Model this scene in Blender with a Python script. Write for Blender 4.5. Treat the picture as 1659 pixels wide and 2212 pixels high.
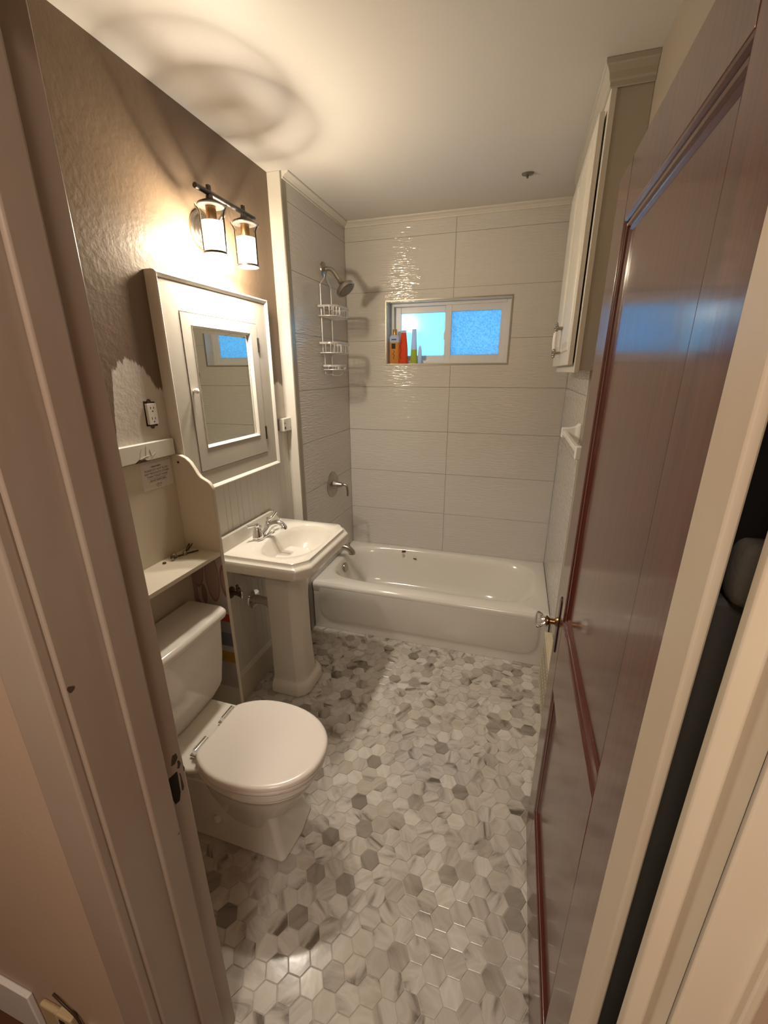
import bpy, bmesh, math, random
from mathutils import Vector, Matrix
for o in list(bpy.data.objects): bpy.data.objects.remove(o)
S = bpy.context.scene
COL = S.collection
R = random.Random(7)
# ------------------------------------------------------------------ camera
CAM = Vector((1.2279, -3.0837, 1.7144)); YAW, PITCH, ROLL, FPX = 0.2995, -0.3236, -0.0036, 907.265
fw = Vector((-math.sin(YAW)*math.cos(PITCH), math.cos(YAW)*math.cos(PITCH), math.sin(PITCH)))
rt = Vector((math.cos(YAW), math.sin(YAW), 0)); up = rt.cross(fw)
rr = rt*math.cos(ROLL)+up*math.sin(ROLL); uu = rr.cross(fw)
cd = bpy.data.cameras.new('camera'); cam = bpy.data.objects.new('camera', cd); COL.objects.link(cam)
cam.matrix_world = Matrix(((rr.x, uu.x, -fw.x, CAM.x), (rr.y, uu.y, -fw.y, CAM.y), (rr.z, uu.z, -fw.z, CAM.z), (0, 0, 0, 1)))
cd.sensor_fit = 'VERTICAL'; cd.sensor_height = 36; cd.lens = FPX/2212*36; cd.clip_start = 0.02
S.camera = cam
# ------------------------------------------------------------------ world, lights, exposure
w = bpy.data.worlds.new('world'); S.world = w; w.use_nodes = True
w.node_tree.nodes['Background'].inputs[0].default_value = (0.34, 0.62, 1.0, 1)
w.node_tree.nodes['Background'].inputs[1].default_value = 9.0
def light(name, typ, loc, power, color, size=0.1, rot=(0, 0, 0), size_y=None):
    l = bpy.data.lights.new(name, typ); l.energy = power; l.color = color
    if typ == 'AREA':
        l.size = size
        if size_y: l.shape = 'RECTANGLE'; l.size_y = size_y
    elif typ == 'POINT': l.shadow_soft_size = size
    o = bpy.data.objects.new(name, l); o.location = loc; o.rotation_euler = rot; COL.objects.link(o); return o
HALL_P, BULB_P = 6.8, 15.5
light('hall_lamp_light', 'AREA', (1.05, -3.75, 2.55), HALL_P, (1.0, 0.87, 0.74), 0.5)
S.view_settings.view_transform = 'Standard'; S.view_settings.look = 'None'
S.view_settings.gamma = 1; S.view_settings.use_curve_mapping = False
S.view_settings.exposure = 1.88
# ------------------------------------------------------------------ materials
def nt(m): return m.node_tree.nodes, m.node_tree.links
def mat(name, col, rough=0.5, metal=0.0, coat=0.0, bump=None, var=None, spec=None, trans=0.0, ior=1.45):
    """bump=(scale, strength, (sx,sy,sz)), var=(scale, amount, (sx,sy,sz))"""
    m = bpy.data.materials.new(name); m.use_nodes = True; n, l = nt(m); b = n['Principled BSDF']
    b.inputs['Base Color'].default_value = (*col, 1); b.inputs['Roughness'].default_value = rough
    b.inputs['Metallic'].default_value = metal; b.inputs['Coat Weight'].default_value = coat
    b.inputs['Coat Roughness'].default_value = 0.08
    b.inputs['Transmission Weight'].default_value = trans; b.inputs['IOR'].default_value = ior
    if spec is not None: b.inputs['Specular IOR Level'].default_value = spec
    if bump or var:
        tc = n.new('ShaderNodeTexCoord')
    if var:
        mp = n.new('ShaderNodeMapping'); mp.inputs['Scale'].default_value = var[2] if len(var) > 2 else (1, 1, 1)
        ns = n.new('ShaderNodeTexNoise'); ns.inputs['Scale'].default_value = var[0]; ns.inputs['Detail'].default_value = 5
        l.new(tc.outputs['Object'], mp.inputs[0]); l.new(mp.outputs[0], ns.inputs['Vector'])
        mx = n.new('ShaderNodeMix'); mx.data_type = 'RGBA'; a = var[1]
        mx.inputs[6].default_value = (*[max(0, c*(1-a)) for c in col], 1); mx.inputs[7].default_value = (*[min(1, c*(1+a)) for c in col], 1)
        l.new(ns.outputs['Fac'], mx.inputs[0]); l.new(mx.outputs[2], b.inputs['Base Color'])
    if bump:
        mp = n.new('ShaderNodeMapping'); mp.inputs['Scale'].default_value = bump[2] if len(bump) > 2 else (1, 1, 1)
        ns = n.new('ShaderNodeTexNoise'); ns.inputs['Scale'].default_value = bump[0]; ns.inputs['Detail'].default_value = 3
        l.new(tc.outputs['Object'], mp.inputs[0]); l.new(mp.outputs[0], ns.inputs['Vector'])
        bp = n.new('ShaderNodeBump'); bp.inputs['Strength'].default_value = bump[1]; bp.inputs['Distance'].default_value = 0.004
        l.new(ns.outputs['Fac'], bp.inputs['Height']); l.new(bp.outputs[0], b.inputs['Normal'])
    return m
M = {}
M['ceramic'] = mat('white_ceramic', (0.74, 0.70, 0.63), 0.12, coat=0.5)
M['sinkware'] = mat('cream_ceramic', (0.68, 0.635, 0.555), 0.12, coat=0.5)
M['enamel'] = mat('tub_enamel', (0.74, 0.71, 0.65), 0.14, coat=0.4)
M['seat'] = mat('seat_plastic', (0.80, 0.74, 0.68), 0.18)
M['ceil'] = mat('ceiling_paint', (0.66, 0.63, 0.59), 0.55, bump=(60, 0.1), var=(1.2, 0.03))
M['tile'] = mat('wall_tile', (0.60, 0.57, 0.53), 0.06, bump=(24, 0.8, (0.6, 0.6, 4.8)), var=(6, 0.03, (0.3, 0.3, 4)), spec=0.7)
for q_ in M['tile'].node_tree.nodes:
    if q_.type == 'TEX_NOISE' and q_.inputs['Scale'].default_value == 24: q_.inputs['Detail'].default_value = 1.5
M['grout'] = mat('grout', (0.47, 0.43, 0.385), 0.8)
M['white'] = mat('white_paint', (0.66, 0.62, 0.54), 0.35, bump=(30, 0.1), var=(3, 0.04))
M['cream'] = mat('cream_paint', (0.62, 0.565, 0.455), 0.38, bump=(40, 0.12), var=(4, 0.05))
M['bead'] = mat('wainscot_paint', (0.60, 0.57, 0.51), 0.3, bump=(40, 0.1), var=(3, 0.04))
M['cabpaint'] = mat('cabinet_paint', (0.45, 0.41, 0.345), 0.32, bump=(25, 0.15), var=(3, 0.05))
M['tanwall'] = mat('tan_wall_paint', (0.34, 0.295, 0.235), 0.45, bump=(60, 0.1), var=(3, 0.05))
M['fgrout'] = mat('pale_floor_grout', (0.55, 0.515, 0.46), 0.7, var=(12, 0.06))
M['crown'] = mat('crown_paint', (0.66, 0.62, 0.55), 0.4, bump=(60, 0.05), var=(4, 0.03))
M['hallwall'] = mat('hall_wall_paint', (0.50, 0.37, 0.27), 0.6, bump=(70, 0.12), var=(3, 0.07))
M['hallfloor'] = mat('hall_floor_wood', (0.09, 0.035, 0.015), 0.35, bump=(10, 0.1, (1, 12, 1)), var=(8, 0.4, (1, 12, 1)))
M['dark'] = mat('unlit_gap_black', (0.012, 0.009, 0.008), 0.9, bump=(20, 0.1), var=(4, 0.2))  # black put in for the unlit space beyond the gap
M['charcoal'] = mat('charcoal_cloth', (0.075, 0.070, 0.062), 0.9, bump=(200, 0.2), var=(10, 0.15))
M['greycloth'] = mat('grey_cloth', (0.14, 0.125, 0.10), 0.9, bump=(200, 0.2), var=(10, 0.2))
M['chrome'] = mat('chrome', (0.82, 0.83, 0.85), 0.07, 1.0, var=(40, 0.03))
M['nickel'] = mat('brushed_nickel', (0.42, 0.38, 0.33), 0.28, 1.0, var=(60, 0.06, (1, 1, 6)))
M['bronze'] = mat('dark_bronze', (0.10, 0.085, 0.075), 0.35, 0.8, var=(30, 0.2))
M['brass'] = mat('aged_brass', (0.28, 0.17, 0.08), 0.3, 1.0, var=(50, 0.4))
M['rust'] = mat('tarnished_metal', (0.10, 0.075, 0.05), 0.45, 0.8, var=(60, 0.6))
M['pipe'] = mat('plastic_drain_pipe', (0.42, 0.37, 0.29), 0.4, var=(15, 0.1))
M['caddy'] = mat('satin_aluminium', (0.72, 0.70, 0.68), 0.32, 0.5, var=(50, 0.04))
M['mirror'] = mat('mirror_silver', (0.80, 0.82, 0.76), 0.01, 1.0, var=(2, 0.01))
M['vinyl'] = mat('window_vinyl', (0.72, 0.71, 0.70), 0.3, var=(8, 0.02))
M['edge'] = mat('metal_tile_edging', (0.36, 0.33, 0.27), 0.35, 0.7, var=(20, 0.05))
M['paper'] = mat('printed_paper', (0.70, 0.66, 0.62), 0.7, var=(30, 0.03))
M['ink'] = mat('black_ink', (0.03, 0.025, 0.02), 0.7, var=(80, 0.2))
M['outlet'] = mat('outlet_plastic', (0.78, 0.75, 0.70), 0.3, var=(30, 0.02))
M['hole'] = mat('dark_hollow', (0.02, 0.012, 0.008), 0.9, var=(30, 0.4))
M['vent'] = mat('vent_cream_enamel', (0.68, 0.60, 0.44), 0.35, var=(20, 0.06))
M['gold'] = mat('gold_plastic', (0.50, 0.27, 0.05), 0.25, 0.4, var=(20, 0.1))
M['coral'] = mat('coral_bottle', (0.95, 0.13, 0.05), 0.25, var=(10, 0.05))
M['amber'] = mat('amber_shampoo', (0.78, 0.42, 0.12), 0.15, var=(10, 0.06))
M['bclear'] = mat('clear_plastic_frost', (0.62, 0.66, 0.72), 0.15, var=(10, 0.05))
M['olive'] = mat('olive_gel', (0.42, 0.46, 0.10), 0.15, var=(10, 0.06))
M['porcelain'] = mat('porcelain', (0.85, 0.83, 0.8), 0.1, var=(20, 0.02))
M['ceilmetal'] = mat('dull_steel', (0.22, 0.21, 0.19), 0.35, 0.8, var=(40, 0.15))
M['yellowplug'] = mat('ivory_jack', (0.55, 0.42, 0.24), 0.4, var=(20, 0.05))
M['cord'] = mat('brown_cord', (0.05, 0.025, 0.012), 0.5, var=(20, 0.2))
M['darkred'] = mat('dark_red_print', (0.12, 0.02, 0.015), 0.5, var=(60, 0.2))
M['clearlabel'] = mat('faded_label', (0.50, 0.47, 0.42), 0.4, var=(60, 0.1))

def chips(name, col, rough, dens=0.775, scale=9.0):
    """old painted trim: uneven brushwork, soft smudges and small dark chips"""
    m = mat(name, col, rough, bump=(18, 0.35, (1, 1, 0.25)))
    n, l = nt(m); b = n['Principled BSDF']; tc = n.new('ShaderNodeTexCoord')
    a = n.new('ShaderNodeTexNoise'); a.inputs['Scale'].default_value = 4; l.new(tc.outputs['Object'], a.inputs['Vector'])
    mx = n.new('ShaderNodeMix'); mx.data_type = 'RGBA'
    mx.inputs[6].default_value = (col[0]*0.95, col[1]*0.84, col[2]*0.80, 1); mx.inputs[7].default_value = (col[0]*1.05, col[1]*1.14, col[2]*1.14, 1)
    l.new(a.outputs['Fac'], mx.inputs[0])
    c = n.new('ShaderNodeTexNoise'); c.inputs['Scale'].default_value = scale*2.4; c.inputs['Detail'].default_value = 2; l.new(tc.outputs['Object'], c.inputs['Vector'])
    r = n.new('ShaderNodeValToRGB'); r.color_ramp.elements[0].position = dens; r.color_ramp.elements[1].position = dens+0.015
    l.new(c.outputs['Fac'], r.inputs[0])
    m2 = n.new('ShaderNodeMix'); m2.data_type = 'RGBA'; m2.inputs[7].default_value = (0.10, 0.06, 0.04, 1)
    l.new(r.outputs[0], m2.inputs[0]); l.new(mx.outputs[2], m2.inputs[6]); l.new(m2.outputs[2], b.inputs['Base Color'])
    return m
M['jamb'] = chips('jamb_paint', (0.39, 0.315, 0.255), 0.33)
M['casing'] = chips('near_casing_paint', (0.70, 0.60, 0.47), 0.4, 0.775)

def wall_paint():
    m = mat('taupe_wall_paint', (0.2, 0.14, 0.09), 0.46, bump=(45, 0.5), spec=0.35); n, l = nt(m); b = n['Principled BSDF']
    tc = n.new('ShaderNodeTexCoord'); sp = n.new('ShaderNodeSeparateXYZ'); l.new(tc.outputs['Object'], sp.inputs[0])
    def mth(op, a, bb=None, c=None):
        q = n.new('ShaderNodeMath'); q.operation = op
        for i, v in enumerate((a, bb, c)):
            if v is None: continue
            if isinstance(v, (int, float)): q.inputs[i].default_value = v
            else: l.new(v, q.inputs[i])
        return q.outputs[0]
    ns = n.new('ShaderNodeTexNoise'); ns.inputs['Scale'].default_value = 14; ns.inputs['Detail'].default_value = 8; ns.inputs['Roughness'].default_value = 0.7
    mp = n.new('ShaderNodeMapping'); mp.inputs['Scale'].default_value = (1, 3.0, 0.7); l.new(tc.outputs['Object'], mp.inputs[0]); l.new(mp.outputs[0], ns.inputs['Vector'])
    # height of the cut-in line: arch over the outlet, dropping towards the doorway
    d = mth('SUBTRACT', sp.outputs['Y'], -1.87); g = mth('MULTIPLY', mth('MULTIPLY', d, d), 7.5)
    arch = mth('SUBTRACT', 0.105, g); arch = mth('MAXIMUM', arch, 0.0)
    lf = mth('MULTIPLY', mth('MAXIMUM', mth('SUBTRACT', -1.935, sp.outputs['Y']), 0.0), 6.0)
    h = mth('SUBTRACT', mth('ADD', 1.655, arch), lf)
    h = mth('ADD', h, mth('MULTIPLY', mth('SUBTRACT', ns.outputs['Fac'], 0.5), 0.13))
    k = mth('MULTIPLY', mth('SUBTRACT', h, sp.outputs['Z']), 120.0)
    cl = n.new('ShaderNodeClamp'); l.new(k, cl.inputs[0])
    mx = n.new('ShaderNodeMix'); mx.data_type = 'RGBA'; mx.inputs[7].default_value = (0.60, 0.55, 0.49, 1)
    vn = n.new('ShaderNodeTexNoise'); vn.inputs['Scale'].default_value = 2.5; l.new(tc.outputs['Object'], vn.inputs['Vector'])
    m0 = n.new('ShaderNodeMix'); m0.data_type = 'RGBA'; m0.inputs[6].default_value = (0.160, 0.110, 0.074, 1); m0.inputs[7].default_value = (0.205, 0.146, 0.100, 1)
    l.new(vn.outputs['Fac'], m0.inputs[0]); l.new(m0.outputs[2], mx.inputs[6])
    l.new(cl.outputs[0], mx.inputs[0]); l.new(mx.outputs[2], b.inputs['Base Color'])
    return m
M['taupe'] = wall_paint()

def wood():
    m = mat('varnished_mahogany', (0.10, 0.03, 0.02), 0.19, coat=0.3, spec=0.42, bump=(60, 0.10, (1, 1, 0.05))); n, l = nt(m); b = n['Principled BSDF']
    tc = n.new('ShaderNodeTexCoord'); mp = n.new('ShaderNodeMapping'); mp.inputs['Scale'].default_value = (3, 3, 0.16)
    ns = n.new('ShaderNodeTexNoise'); ns.inputs['Scale'].default_value = 14; ns.inputs['Detail'].default_value = 9; ns.inputs['Roughness'].default_value = 0.65
    l.new(tc.outputs['Object'], mp.inputs[0]); l.new(mp.outputs[0], ns.inputs['Vector'])
    r = n.new('ShaderNodeValToRGB'); r.color_ramp.elements[0].color = (0.060, 0.016, 0.008, 1); r.color_ramp.elements[0].position = 0.3
    r.color_ramp.elements[1].color = (0.15, 0.045, 0.022, 1); r.color_ramp.elements[1].position = 0.72
    l.new(ns.outputs['Fac'], r.inputs[0]); l.new(r.outputs[0], b.inputs['Base Color']); return m
M['wood'] = wood()
M['woodmould'] = mat('dark_red_moulding', (0.085, 0.016, 0.010), 0.2, coat=0.4, bump=(60, 0.1, (1, 1, 0.05)), var=(20, 0.3, (1, 1, 0.1)))

def hex_mat():
    m = mat('marble_hex_tile', (0.6, 0.56, 0.5), 0.17); n, l = nt(m); b = n['Principled BSDF']
    at = n.new('ShaderNodeAttribute'); at.attribute_name = 'stone'; tn = n.new('ShaderNodeAttribute'); tn.attribute_name = 'tone'
    mp = n.new('ShaderNodeMapping'); mp.inputs['Scale'].default_value = (1, 0.35, 1); l.new(at.outputs['Vector'], mp.inputs[0])
    ns = n.new('ShaderNodeTexNoise'); ns.inputs['Scale'].default_value = 15; ns.inputs['Detail'].default_value = 4; ns.inputs['Distortion'].default_value = 1.2
    l.new(mp.outputs[0], ns.inputs['Vector'])
    r = n.new('ShaderNodeValToRGB'); e = r.color_ramp.elements
    e[0].position = 0.30; e[0].color = (0.26, 0.23, 0.20, 1); e[1].position = 0.42; e[1].color = (0.78, 0.76, 0.74, 1)
    e2 = e.new(0.55); e2.color = (1, 1, 1, 1); e3 = e.new(0.72); e3.color = (0.86, 0.83, 0.77, 1)
    l.new(ns.outputs['Fac'], r.inputs[0])
    tr = n.new('ShaderNodeValToRGB'); t = tr.color_ramp.elements
    t[0].position = 0.0; t[0].color = (0.24, 0.21, 0.175, 1); t[1].position = 1.0; t[1].color = (0.68, 0.65, 0.60, 1)
    q = t.new(0.2); q.color = (0.40, 0.36, 0.31, 1); q = t.new(0.6); q.color = (0.55, 0.51, 0.455, 1)
    l.new(tn.outputs['Fac'], tr.inputs[0])
    mx = n.new('ShaderNodeMix'); mx.data_type = 'RGBA'; mx.blend_type = 'MULTIPLY'; mx.inputs[0].default_value = 1.0
    l.new(tr.outputs[0], mx.inputs[6]); l.new(r.outputs[0], mx.inputs[7]); l.new(mx.outputs[2], b.inputs['Base Color'])
    bn = n.new('ShaderNodeTexNoise'); bn.inputs['Scale'].default_value = 30; l.new(at.outputs['Vector'], bn.inputs['Vector'])
    bp = n.new('ShaderNodeBump'); bp.inputs['Strength'].default_value = 0.06; bp.inputs['Distance'].default_value = 0.004
    l.new(bn.outputs['Fac'], bp.inputs['Height']); l.new(bp.outputs[0], b.inputs['Normal'])
    return m
M['hex'] = hex_mat()

def shader_mix(name, a, bb, fac):
    m = bpy.data.materials.new(name); m.use_nodes = True; n, l = nt(m); n.remove(n['Principled BSDF'])
    mx = n.new('ShaderNodeMixShader'); A = n.new(a[0]); B = n.new(bb[0])
    for nd, sp in ((A, a[1]), (B, bb[1])):
        for k, v in sp.items(): nd.inputs[k].default_value = v
    if fac == 'fresnel':
        f = n.new('ShaderNodeFresnel'); f.inputs[0].default_value = 1.12; l.new(f.outputs[0], mx.inputs[0])
    else: mx.inputs[0].default_value = fac
    l.new(A.outputs[0], mx.inputs[1]); l.new(B.outputs[0], mx.inputs[2]); l.new(mx.outputs[0], n['Material Output'].inputs[0])
    return m
M['glass'] = shader_mix('clear_thin_glass', ('ShaderNodeBsdfTransparent', {'Color': (0.96, 0.95, 0.92, 1)}), ('ShaderNodeBsdfGlossy', {'Roughness': 0.03}), 'fresnel')
M['frost'] = shader_mix('lit_frosted_glass', ('ShaderNodeBsdfTransparent', {'Color': (1, 0.97, 0.9, 1)}), ('ShaderNodeEmission', {'Color': (1.0, 0.86, 0.62, 1), 'Strength': 2.6}), 0.55)
M['bulb'] = shader_mix('glowing_bulb', ('ShaderNodeEmission', {'Color': (1.0, 0.85, 0.6, 1), 'Strength': 14.0}), ('ShaderNodeBsdfTransparent', {}), 0.3)
for k_, c_ in (('coral', (1.0, 0.16, 0.07, 1)), ('amber', (0.95, 0.50, 0.14, 1)), ('olive', (0.62, 0.68, 0.14, 1)), ('bclear', (0.78, 0.85, 0.95, 1))):
    M[k_] = shader_mix(k_+'_translucent_plastic', ('ShaderNodeBsdfDiffuse', {'Color': c_}), ('ShaderNodeBsdfTranslucent', {'Color': c_}), 0.5)
M['knobglass'] = mat('cut_glass', (0.95, 0.97, 0.95), 0.02, trans=1.0, ior=1.5)
def pane_mat(name, tint, k):
    """obscure glass: scatters the daylight behind it, mottled by its pebbled surface"""
    m = bpy.data.materials.new(name); m.use_nodes = True; n, l = nt(m); n.remove(n['Principled BSDF'])
    tc = n.new('ShaderNodeTexCoord'); ns = n.new('ShaderNodeTexNoise'); ns.inputs['Scale'].default_value = 95; ns.inputs['Detail'].default_value = 3
    l.new(tc.outputs['Object'], ns.inputs['Vector'])
    r = n.new('ShaderNodeValToRGB'); r.color_ramp.elements[0].position = 0.36; r.color_ramp.elements[1].position = 0.6
    r.color_ramp.elements[0].color = (*[c*k for c in tint], 1); r.color_ramp.elements[1].color = (*tint, 1); l.new(ns.outputs['Fac'], r.inputs[0])
    t = n.new('ShaderNodeBsdfTranslucent'); l.new(r.outputs[0], t.inputs[0])
    g = n.new('ShaderNodeBsdfGlossy'); g.inputs['Roughness'].default_value = 0.15
    mx = n.new('ShaderNodeMixShader'); f = n.new('ShaderNodeFresnel'); f.inputs[0].default_value = 1.45
    l.new(f.outputs[0], mx.inputs[0]); l.new(t.outputs[0], mx.inputs[1]); l.new(g.outputs[0], mx.inputs[2]); l.new(mx.outputs[0], n['Material Output'].inputs[0])
    return m
M['paneL'] = pane_mat('obscure_glass_bright_tint', (0.28, 0.36, 0.36), 0.93)  # cyan tint carries the brighter daylight of the left pane
M['paneR'] = pane_mat('obscure_glass_dim_tint', (0.185, 0.27, 0.30), 0.78)  # darker blue tint puts the dimmer daylight into the glass; no screen built

def floral():
    m = bpy.data.materials.new('floral_paper'); m.use_nodes = True; n, l = nt(m); b = n['Principled BSDF']; b.inputs['Roughness'].default_value = 0.6
    tc = n.new('ShaderNodeTexCoord'); mp = n.new('ShaderNodeMapping'); mp.inputs['Rotation'].default_value = (0, math.radians(-42), 0); mp.inputs['Scale'].default_value = (1.0, 1, 0.30)
    v = n.new('ShaderNodeTexVoronoi'); v.inputs['Scale'].default_value = 11; v.feature = 'F1'
    l.new(tc.outputs['Object'], mp.inputs[0]); l.new(mp.outputs[0], v.inputs['Vector'])
    r = n.new('ShaderNodeValToRGB'); e = r.color_ramp.elements; r.color_ramp.interpolation = 'CONSTANT'
    e[0].position = 0; e[0].color = (0.37, 0.26, 0.24, 1); e[1].position = 0.42; e[1].color = (0.28, 0.16, 0.145, 1)
    q = e.new(0.46); q.color = (0.45, 0.40, 0.38, 1)
    l.new(v.outputs['Distance'], r.inputs[0])
    sp = n.new('ShaderNodeSeparateXYZ'); l.new(tc.outputs['Object'], sp.inputs[0])
    # lower down the print changes to red, slate blue and gold bands, then plain board
    r2 = n.new('ShaderNodeValToRGB'); r2.color_ramp.interpolation = 'CONSTANT'; f = r2.color_ramp.elements
    f[0].position = 0; f[0].color = (0.42, 0.36, 0.27, 1); f[1].position = 0.30; f[1].color = (0.40, 0.36, 0.33, 1)
    for p, c in ((0.44, (0.36, 0.20, 0.03)), (0.50, (0.42, 0.38, 0.35)), (0.53, (0.13, 0.15, 0.18)), (0.60, (0.28, 0.27, 0.27)), (0.66, (0.36, 0.05, 0.02))):
        q = f.new(p); q.color = (*c, 1)
    l.new(sp.outputs['Z'], r2.inputs[0])
    cmpn = n.new('ShaderNodeMath'); cmpn.operation = 'GREATER_THAN'; cmpn.inputs[1].default_value = 0.70; l.new(sp.outputs['Z'], cmpn.inputs[0])
    mx = n.new('ShaderNodeMix'); mx.data_type = 'RGBA'; l.new(cmpn.outputs[0], mx.inputs[0]); l.new(r2.outputs[0], mx.inputs[6]); l.new(r.outputs[0], mx.inputs[7])
    l.new(mx.outputs[2], b.inputs['Base Color']); return m
M['floral'] = floral()
# ------------------------------------------------------------------ mesh helpers
def fin(name, bm, m, parent=None, smooth=False, bevel=0, seg=2, angle=35):
    me = bpy.data.meshes.new(name); bmesh.ops.recalc_face_normals(bm, faces=bm.faces[:]); bm.to_mesh(me); bm.free()
    me.materials.append(M[m] if isinstance(m, str) else m)
    o = bpy.data.objects.new(name, me); COL.objects.link(o)
    if parent: o.parent = parent
    if smooth:
        for p in me.polygons: p.use_smooth = True
    if bevel:
        md = o.modifiers.new('bevel', 'BEVEL'); md.width = bevel; md.segments = seg; md.limit_method = 'ANGLE'; md.angle_limit = math.radians(30)
    if smooth or bevel:
        for p in me.polygons: p.use_smooth = True
        try: me.set_sharp_from_angle(angle=math.radians(angle))
        except Exception: pass
        if bevel:
            wn = o.modifiers.new('wn', 'WEIGHTED_NORMAL'); wn.keep_sharp = True
    return o
def thing(name, label, cat, loc=(0, 0, 0), group=None, kind=None):
    o = bpy.data.objects.new(name, None); o.empty_display_size = 0.05; COL.objects.link(o); tag(o, label, cat, group, kind); return o
def tag(o, label=None, cat=None, group=None, kind=None):
    if label: o['label'] = label
    if cat: o['category'] = cat
    if group: o['group'] = group
    if kind: o['kind'] = kind
    return o
def bbox(bm, x0, x1, y0, y1, z0, z1):
    vs = [bm.verts.new((x, y, z)) for x in (x0, x1) for y in (y0, y1) for z in (z0, z1)]
    for f in ((0, 1, 3, 2), (4, 6, 7, 5), (0, 4, 5, 1), (2, 3, 7, 6), (0, 2, 6, 4), (1, 5, 7, 3)): bm.faces.new([vs[i] for i in f])
def box(name, x0, x1, y0, y1, z0, z1, m, parent=None, bevel=0, seg=2):
    bm = bmesh.new(); bbox(bm, x0, x1, y0, y1, z0, z1); return fin(name, bm, m, parent, bevel=bevel, seg=seg)
def prism(name, pts, axis, a, b, m, parent=None, bevel=0, smooth=False, seg=2):
    """polygon pts in the two other axes, extruded along axis from a to b"""
    bm = bmesh.new(); idx = {'x': (1, 2, 0), 'y': (0, 2, 1), 'z': (0, 1, 2)}[axis]
    def mk(p, t):
        v = [0, 0, 0]; v[idx[0]], v[idx[1]], v[idx[2]] = p[0], p[1], t; return bm.verts.new(v)
    A = [mk(p, a) for p in pts]; B = [mk(p, b) for p in pts]
    bm.faces.new(A); bm.faces.new(B)
    for i in range(len(pts)): j = (i+1) % len(pts); bm.faces.new((A[i], A[j], B[j], B[i]))
    return fin(name, bm, m, parent, bevel=bevel, smooth=smooth, seg=seg)
def loft(bm, rings, cap0=True, cap1=True, close=True):
    R_ = [[bm.verts.new(p) for p in r] for r in rings]; n = len(R_[0])
    for a, b in zip(R_, R_[1:]):
        for i in range(n if close else n-1): j = (i+1) % n; bm.faces.new((a[i], a[j], b[j], b[i]))
    if cap0: bm.faces.new(R_[0])
    if cap1: bm.faces.new(R_[-1])
def lathe(name, prof, m, loc=(0, 0, 0), axis='z', parent=None, n=32, caps=True, direction=None):
    """prof list of (r, h) along the axis"""
    bm = bmesh.new(); loc = Vector(loc)
    d = Vector(direction).normalized() if direction else {'x': Vector((1, 0, 0)), 'y': Vector((0, 1, 0)), 'z': Vector((0, 0, 1))}[axis]
    u = d.orthogonal().normalized(); v = d.cross(u)
    rings = [[loc+d*h+(u*math.cos(2*math.pi*i/n)+v*math.sin(2*math.pi*i/n))*max(r, 1e-4) for i in range(n)] for r, h in prof]
    loft(bm, rings, caps, caps); return fin(name, bm, m, parent, smooth=True, angle=40)
def smoothpath(pts, k=6):
    P = [Vector(p) for p in pts]
    if len(P) < 3: return P
    out = []
    for i in range(len(P)-1):
        p0 = P[max(i-1, 0)]; p1 = P[i]; p2 = P[i+1]; p3 = P[min(i+2, len(P)-1)]
        for j in range(k):
            t = j/k; out.append(0.5*((2*p1)+(p2-p0)*t+(2*p0-5*p1+4*p2-p3)*t*t+(3*p1-p0-3*p2+p3)*t**3))
    out.append(P[-1]); return out
def tube_bm(bm, pts, r, n=10, sm=True, k=6):
    P = smoothpath(pts, k) if sm else [Vector(p) for p in pts]; N = len(P)
    rad = r if callable(r) else (lambda t: r)
    tan = [(P[min(i+1, N-1)]-P[max(i-1, 0)]).normalized() for i in range(N)]
    u = tan[0].orthogonal().normalized(); rings = []
    for i in range(N):
        u = (u-tan[i]*u.dot(tan[i])).normalized(); v = tan[i].cross(u); rr_ = rad(i/(N-1))
        rings.append([P[i]+(u*math.cos(2*math.pi*a/n)+v*math.sin(2*math.pi*a/n))*rr_ for a in range(n)])
    loft(bm, rings)
def tube(name, pts, r, m, parent=None, n=10, sm=True, k=6):
    bm = bmesh.new(); tube_bm(bm, pts, r, n, sm, k); return fin(name, bm, m, parent, smooth=True, angle=60)
def structure(o, label, cat): return tag(o, label, cat, kind='structure')
# ================================================================== STRUCTURE
H = 2.662; XL = -0.078; XR = 1.558; YF = -2.573; YA = -0.8235; ZJ = 2.547; ST = 0.314
structure(box('ceiling', -0.9, 2.4, -4.3, 0.12, H, H+0.08, 'ceil'), 'smooth warm white painted ceiling of the bathroom', 'ceiling')
# ---- floor: grout bed + hexagonal marble tiles
fl = structure(box('floor', -0.12, 1.6, -2.66, 0.12, -0.06, -0.0022, 'fgrout'), 'bathroom floor of small hexagonal grey white marble tiles', 'floor')
PX, PY = 0.0572, 0.066; HR = 0.0320/math.cos(math.pi/6)
def hex_ring(cx, cy, z, s, rot=0): return [(cx+HR*s*math.cos(math.pi/3*i+rot), cy+HR*s*math.sin(math.pi/3*i+rot), z) for i in range(6)]
def add_hex(bm, cx, cy, seed, tone, ls, lt, rot, clipx=None):
    ang = seed[2]; vs = []
    r0 = hex_ring(cx, cy, -0.004, 1); r1 = hex_ring(cx, cy, -0.0008, 1); r2 = hex_ring(cx, cy, 0, 0.955)
    R_ = [[bm.verts.new(p) for p in r] for r in (r0, r1, r2)]
    fs = [bm.faces.new(R_[2])]
    for a, b in zip(R_, R_[1:]):
        for i in range(6): fs.append(bm.faces.new((a[i], a[(i+1) % 6], b[(i+1) % 6], b[i])))
    for r in R_:
        for v in r:
            dx, dy = v.co.x-cx, v.co.y-cy
            v[ls] = Vector((dx*math.cos(ang)-dy*math.sin(ang)+seed[0], dx*math.sin(ang)+dy*math.cos(ang)+seed[1], seed[0]))
            v[lt] = tone
    return fs
def hex_mesh(name):
    bm = bmesh.new(); ls = bm.verts.layers.float_vector.new('stone'); lt = bm.verts.layers.float.new('tone'); return bm, ls, lt
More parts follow.
